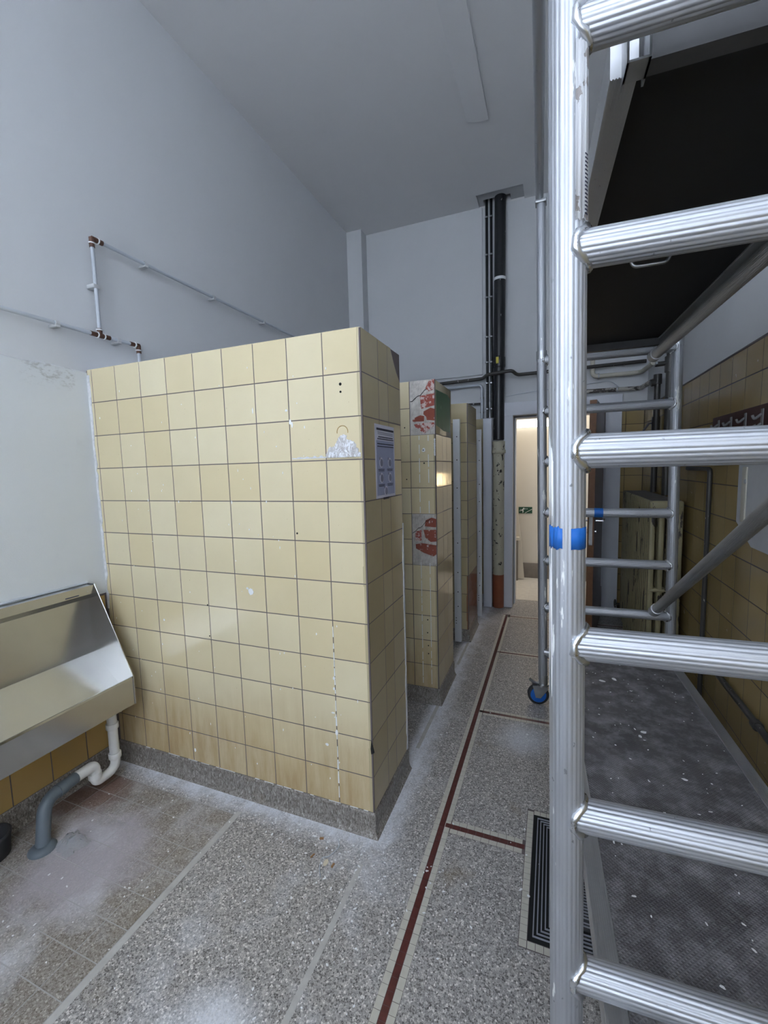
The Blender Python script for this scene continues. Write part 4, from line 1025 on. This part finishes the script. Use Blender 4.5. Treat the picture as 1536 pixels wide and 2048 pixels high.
# platforms
def platform(z, label, a0=.075, hatch=False):
    p = thing('scaffold_platform', SC(SL / 2, .33, z), label, 'platform', 'scaffold platforms')
    a1, b0, b1, fw, fh = SL - .085, .062, .575, .037, .062
    def bx(A0, A1, B0, B1, z0, z1, mat, name, par=p):
        v = [SC(a, b, zz) for zz in (z0, z1) for a, b in ((A0, B0), (A1, B0), (A1, B1), (A0, B1))]
        return obj(name, MB().add(v, [(0, 3, 2, 1), (4, 5, 6, 7), (0, 1, 5, 4), (1, 2, 6, 5), (2, 3, 7, 6), (3, 0, 4, 7)]), mat, par)
    # ribbed side rails
    for s_, (B0, B1) in ((0, (b0, b0 + fw)), (1, (b1 - fw, b1))):
        r = bx(a0, a1, B0, B1, z - fh, z, M['alu_dull'], 'side_rail')
        rb = MB(); nr = 9
        for k in range(nr):
            bb = B0 + fw * (k + .25) / nr
            for zz in (z, z - fh - .0014):
                v = [SC(a, b, q) for q in (zz, zz + .0014) for a, b in ((a0, bb), (a1, bb), (a1, bb + fw * .5 / nr), (a0, bb + fw * .5 / nr))]
                rb.add(v, [(0, 3, 2, 1), (4, 5, 6, 7), (0, 1, 5, 4), (1, 2, 6, 5), (2, 3, 7, 6), (3, 0, 4, 7)])
        stuff(obj('rail_ribs', rb, M['alu_dull'], r))
    for A0, A1 in ((a0, a0 + .03), (a1 - .03, a1)): bx(A0, A1, b0 + fw, b1 - fw, z - fh + .012, z - .006, M['alu_shaded'], 'end_rail')
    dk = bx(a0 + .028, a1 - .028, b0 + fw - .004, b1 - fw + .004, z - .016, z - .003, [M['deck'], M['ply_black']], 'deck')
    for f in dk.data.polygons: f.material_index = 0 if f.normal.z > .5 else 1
    bx(a0 + .028, a1 - .028, b0 + fw - .012, b0 + fw + .004, z - .020, z - .014, M['alu_dull'], 'bead'); bx(a0 + .028, a1 - .028, b1 - fw - .004, b1 - fw + .012, z - .020, z - .014, M['alu_dull'], 'bead')
    for A in ((a0, a1) if a0 > 0 else (a1,)):
        for B in (b0 + .015, b1 - .015 - .03):
            sgn = -1 if A == a0 else 1
            h = MB()
            for Bq in (B, B + .027):
                v = [SC(a, b, zz) for zz in (z - fh - .014, z) for a, b in ((A - sgn * .01, Bq), (A + sgn * .040, Bq), (A + sgn * .040, Bq + .003), (A - sgn * .01, Bq + .003))]
                h.add(v, [(0, 3, 2, 1), (4, 5, 6, 7), (0, 1, 5, 4), (1, 2, 6, 5), (2, 3, 7, 6), (3, 0, 4, 7)])
            v = [SC(a, b, zz) for zz in (z - fh - .014, z - fh - .011) for a, b in ((A + sgn * .004, B), (A + sgn * .040, B), (A + sgn * .040, B + .03), (A + sgn * .004, B + .03))]
            h.add(v, [(0, 3, 2, 1), (4, 5, 6, 7), (0, 1, 5, 4), (1, 2, 6, 5), (2, 3, 7, 6), (3, 0, 4, 7)])
            obj('hook_bracket', h, M['zinc'], p)
    if hatch:
        hp_ = [SC(.80, .22, z - .016), SC(.80, .232, z - .052), SC(.80, .318, z - .052), SC(.80, .33, z - .016)]
        obj('hatch_handle', MB().tube(rounded(hp_, .012, 5), .0055, 10), M['zinc'], p)
    return p
PU = platform(2.045, 'dark scaffold platform overhead, black board seen from below', hatch=True)
PD = platform(.50, 'dusty scaffold deck board near the floor with ribbed metal edges', a0=-.16)

# ------------------------------------------------------------------ floor grate
gr = thing('floor_grate', (.76, .06, 0), 'dark metal floor grate with concentric slots beneath the scaffold', 'grate')
gx0, gx1, gy0, gy1 = .574, .952, -.188, .312
obj('pit', MB().box((gx0, gy0, -.02), (gx1, gy1, .0012)), M['void'], gr)
def ringbar(i0, w, z=.0042):
    b = MB(); a = i0
    x0, x1, y0, y1 = gx0 + a, gx1 - a, gy0 + a, gy1 - a
    b.box((x0, y0, .0), (x0 + w, y1, z)); b.box((x1 - w, y0, .0), (x1, y1, z)); b.box((x0 + w, y0, 0), (x1 - w, y0 + w, z)); b.box((x0 + w, y1 - w, 0), (x1 - w, y1, z)); return b
for k in range(6): obj('rim_bar', ringbar(.014 + k * .0115, .0035), M['grate'], gr)
def inner(y0, y1, tagn):
    for k in range(2):
        a = .098 + k * .010; b = MB(); w = .0035; z = .0042; x0, x1 = gx0 + a, gx1 - a
        yy0, yy1 = y0 + k * .010, y1 - k * .010
        b.box((x0, yy0, 0), (x0 + w, yy1, z)); b.box((x1 - w, yy0, 0), (x1, yy1, z)); b.box((x0, yy0, 0), (x1, yy0 + w, z)); b.box((x0, yy1 - w, 0), (x1, yy1, z)); obj('panel_bar', b, M['grate'], gr)
    y = y0 + .026
    while y < y1 - .022: obj('slot_bar', MB().box((gx0 + .13, y, 0), (gx1 - .13, y + .004, .0042)), M['grate'], gr); y += .0105
inner(gy0 + .098, .055, 0); inner(.068, gy1 - .098, 1)
obj('web', MB().box((gx0 + .086, gy0 + .086, -.001), (gx1 - .086, gy1 - .086, .0022)), M['rubber'], gr)
B7 = struct('trim_11', MB().box((gx0 - .026, gy0 - .026, -.006), (gx1 + .026, gy1 + .026, .0006)), M['grout'])
tmp = MB()
ng = int((gy1 - gy0 + .048) / .0225)
mosaic(B7, gx0 - .0245, gy0 - .024, 1, ng, .0235, .0225, M['mosaic_cream'], tmp)
mosaic(B7, gx0, gy0 - .024, 16, 1, .0235, .0225, M['mosaic_cream'], tmp)
mosaic(B7, gx0, gy1 + .001, 16, 1, .0235, .0225, M['mosaic_cream'], tmp)
if tmp.v: stuff(obj('mosaic_run', tmp, M['mosaic_cream'], B7))

# ------------------------------------------------------------------ ceiling batten
lb_ = thing('ceiling_batten', (.085, .5, CZ - .02), 'long slim white batten fixed flat to the ceiling', 'ceiling light')
bp_ = [(.173, CZ), (.173, CZ - .026), (.15, CZ - .028)] + [(.15 - .13 * i / 8, CZ - .028 * math.cos(PI / 2 * i / 8)) for i in range(1, 9)]
obj('batten_body', MB().prism(bp_, 'y', -1.2, 1.95), M['ceiling'], lb_)

# ------------------------------------------------------------------ loose debris
rd = random.Random(12)
def flake(mb, x, y, z, r, h=.0015, n=6, el=1.0):
    a0 = rd.random() * 6.3; pts = []
    for i in range(n):
        a = a0 + 2 * PI * i / n; rr = r * rd.uniform(.55, 1); u, v = rr * math.cos(a) * el, rr * math.sin(a)
        pts.append((x + u * math.cos(a0) - v * math.sin(a0), y + u * math.sin(a0) + v * math.cos(a0)))
    mb.prism(pts, 'z', z, z + h * rd.uniform(.6, 1.3))
db = MB()
for k in range(150): flake(db, rd.gauss(-.10, .22), -.05 - abs(rd.gauss(0, .16)), .0005, rd.uniform(.0015, .0045), el=rd.uniform(1, 2))
for k in range(110): flake(db, rd.uniform(-1.25, .18), rd.uniform(-.75, -.05), .0005, rd.uniform(.0012, .004), el=rd.uniform(1, 2.2))
for k in range(60): flake(db, rd.uniform(.02, .6), rd.uniform(-.5, 2.6), .0005, rd.uniform(.0015, .005), el=rd.uniform(1, 2))
for k in range(50): flake(db, abs(rd.gauss(.03, .05)) + .005, rd.uniform(.0, 2.4), .0005, rd.uniform(.0015, .004))
tag(stuff(obj('debris', db, M['white_spot'])), 'white plaster crumbs and paint flakes scattered over the floor', 'debris')
pd_ = MB()
for k in range(130):
    q = SC(rd.uniform(.05, SL - .2), rd.uniform(.12, .52), 0); flake(pd_, q.x, q.y, .4965, rd.uniform(.0010, .0032), .001, el=rd.uniform(1, 2.5))
for a, b, r in ((1.62, .20, .019), (1.30, .27, .011), (.92, .30, .010), (.89, .285, .007), (.70, .36, .007), (1.27, .22, .012)):
    q = SC(a, b, 0); flake(pd_, q.x, q.y, .4965, r, .001, 9, 1.3)
tag(stuff(obj('paint_flakes', pd_, M['white_spot'])), 'pale paint flakes dropped on the dusty lower scaffold deck', 'debris')
for (x, y, l, w, a, lab) in ((-.185, -.163, .020, .005, 1.2, 'brown wood splinter below the mortar patch, smallest of three'), (-.095, -.172, .018, .008, 1.4, 'squarish brown chip on the floor by the curled wire'), (-.19, -.085, .016, .009, .3, 'rounded brown chip close to the stub wall plinth')):
    c_, s_ = math.cos(a), math.sin(a)
    o = obj('wood_chip', MB().prism([(x + c_ * u - s_ * v, y + s_ * u + c_ * v) for u, v in ((-l / 2, -w / 2), (l / 2, -w * .3), (l * .45, w / 2), (-l * .4, w * .4))], 'z', .001, .005), M['wood'])
    tag(o, lab, 'debris', 'wood chips by the stub wall')
tag(obj('paint_chip', MB().prism([(-.125 + .014 * math.cos(a) * .6, -.170 + .014 * math.sin(a)) for a in [2 * PI * i / 10 for i in range(10)]], 'z', .001, .0035), plain('cream_chip', (.70, .62, .48), .7)), 'oval cream paint chip on floor beside the curled wire', 'debris')
tag(obj('wire_scrap', MB().tube(rounded([(-.13, -.065, .002), (-.105, -.095, .006), (-.125, -.145, .002), (-.15, -.155, .002), (-.135, -.20, .002), (-.115, -.225, .002)], .03, 6), .0017, 6), M['pipe_grey']), 'short curled wire scrap on floor at the stub wall corner', 'wire')
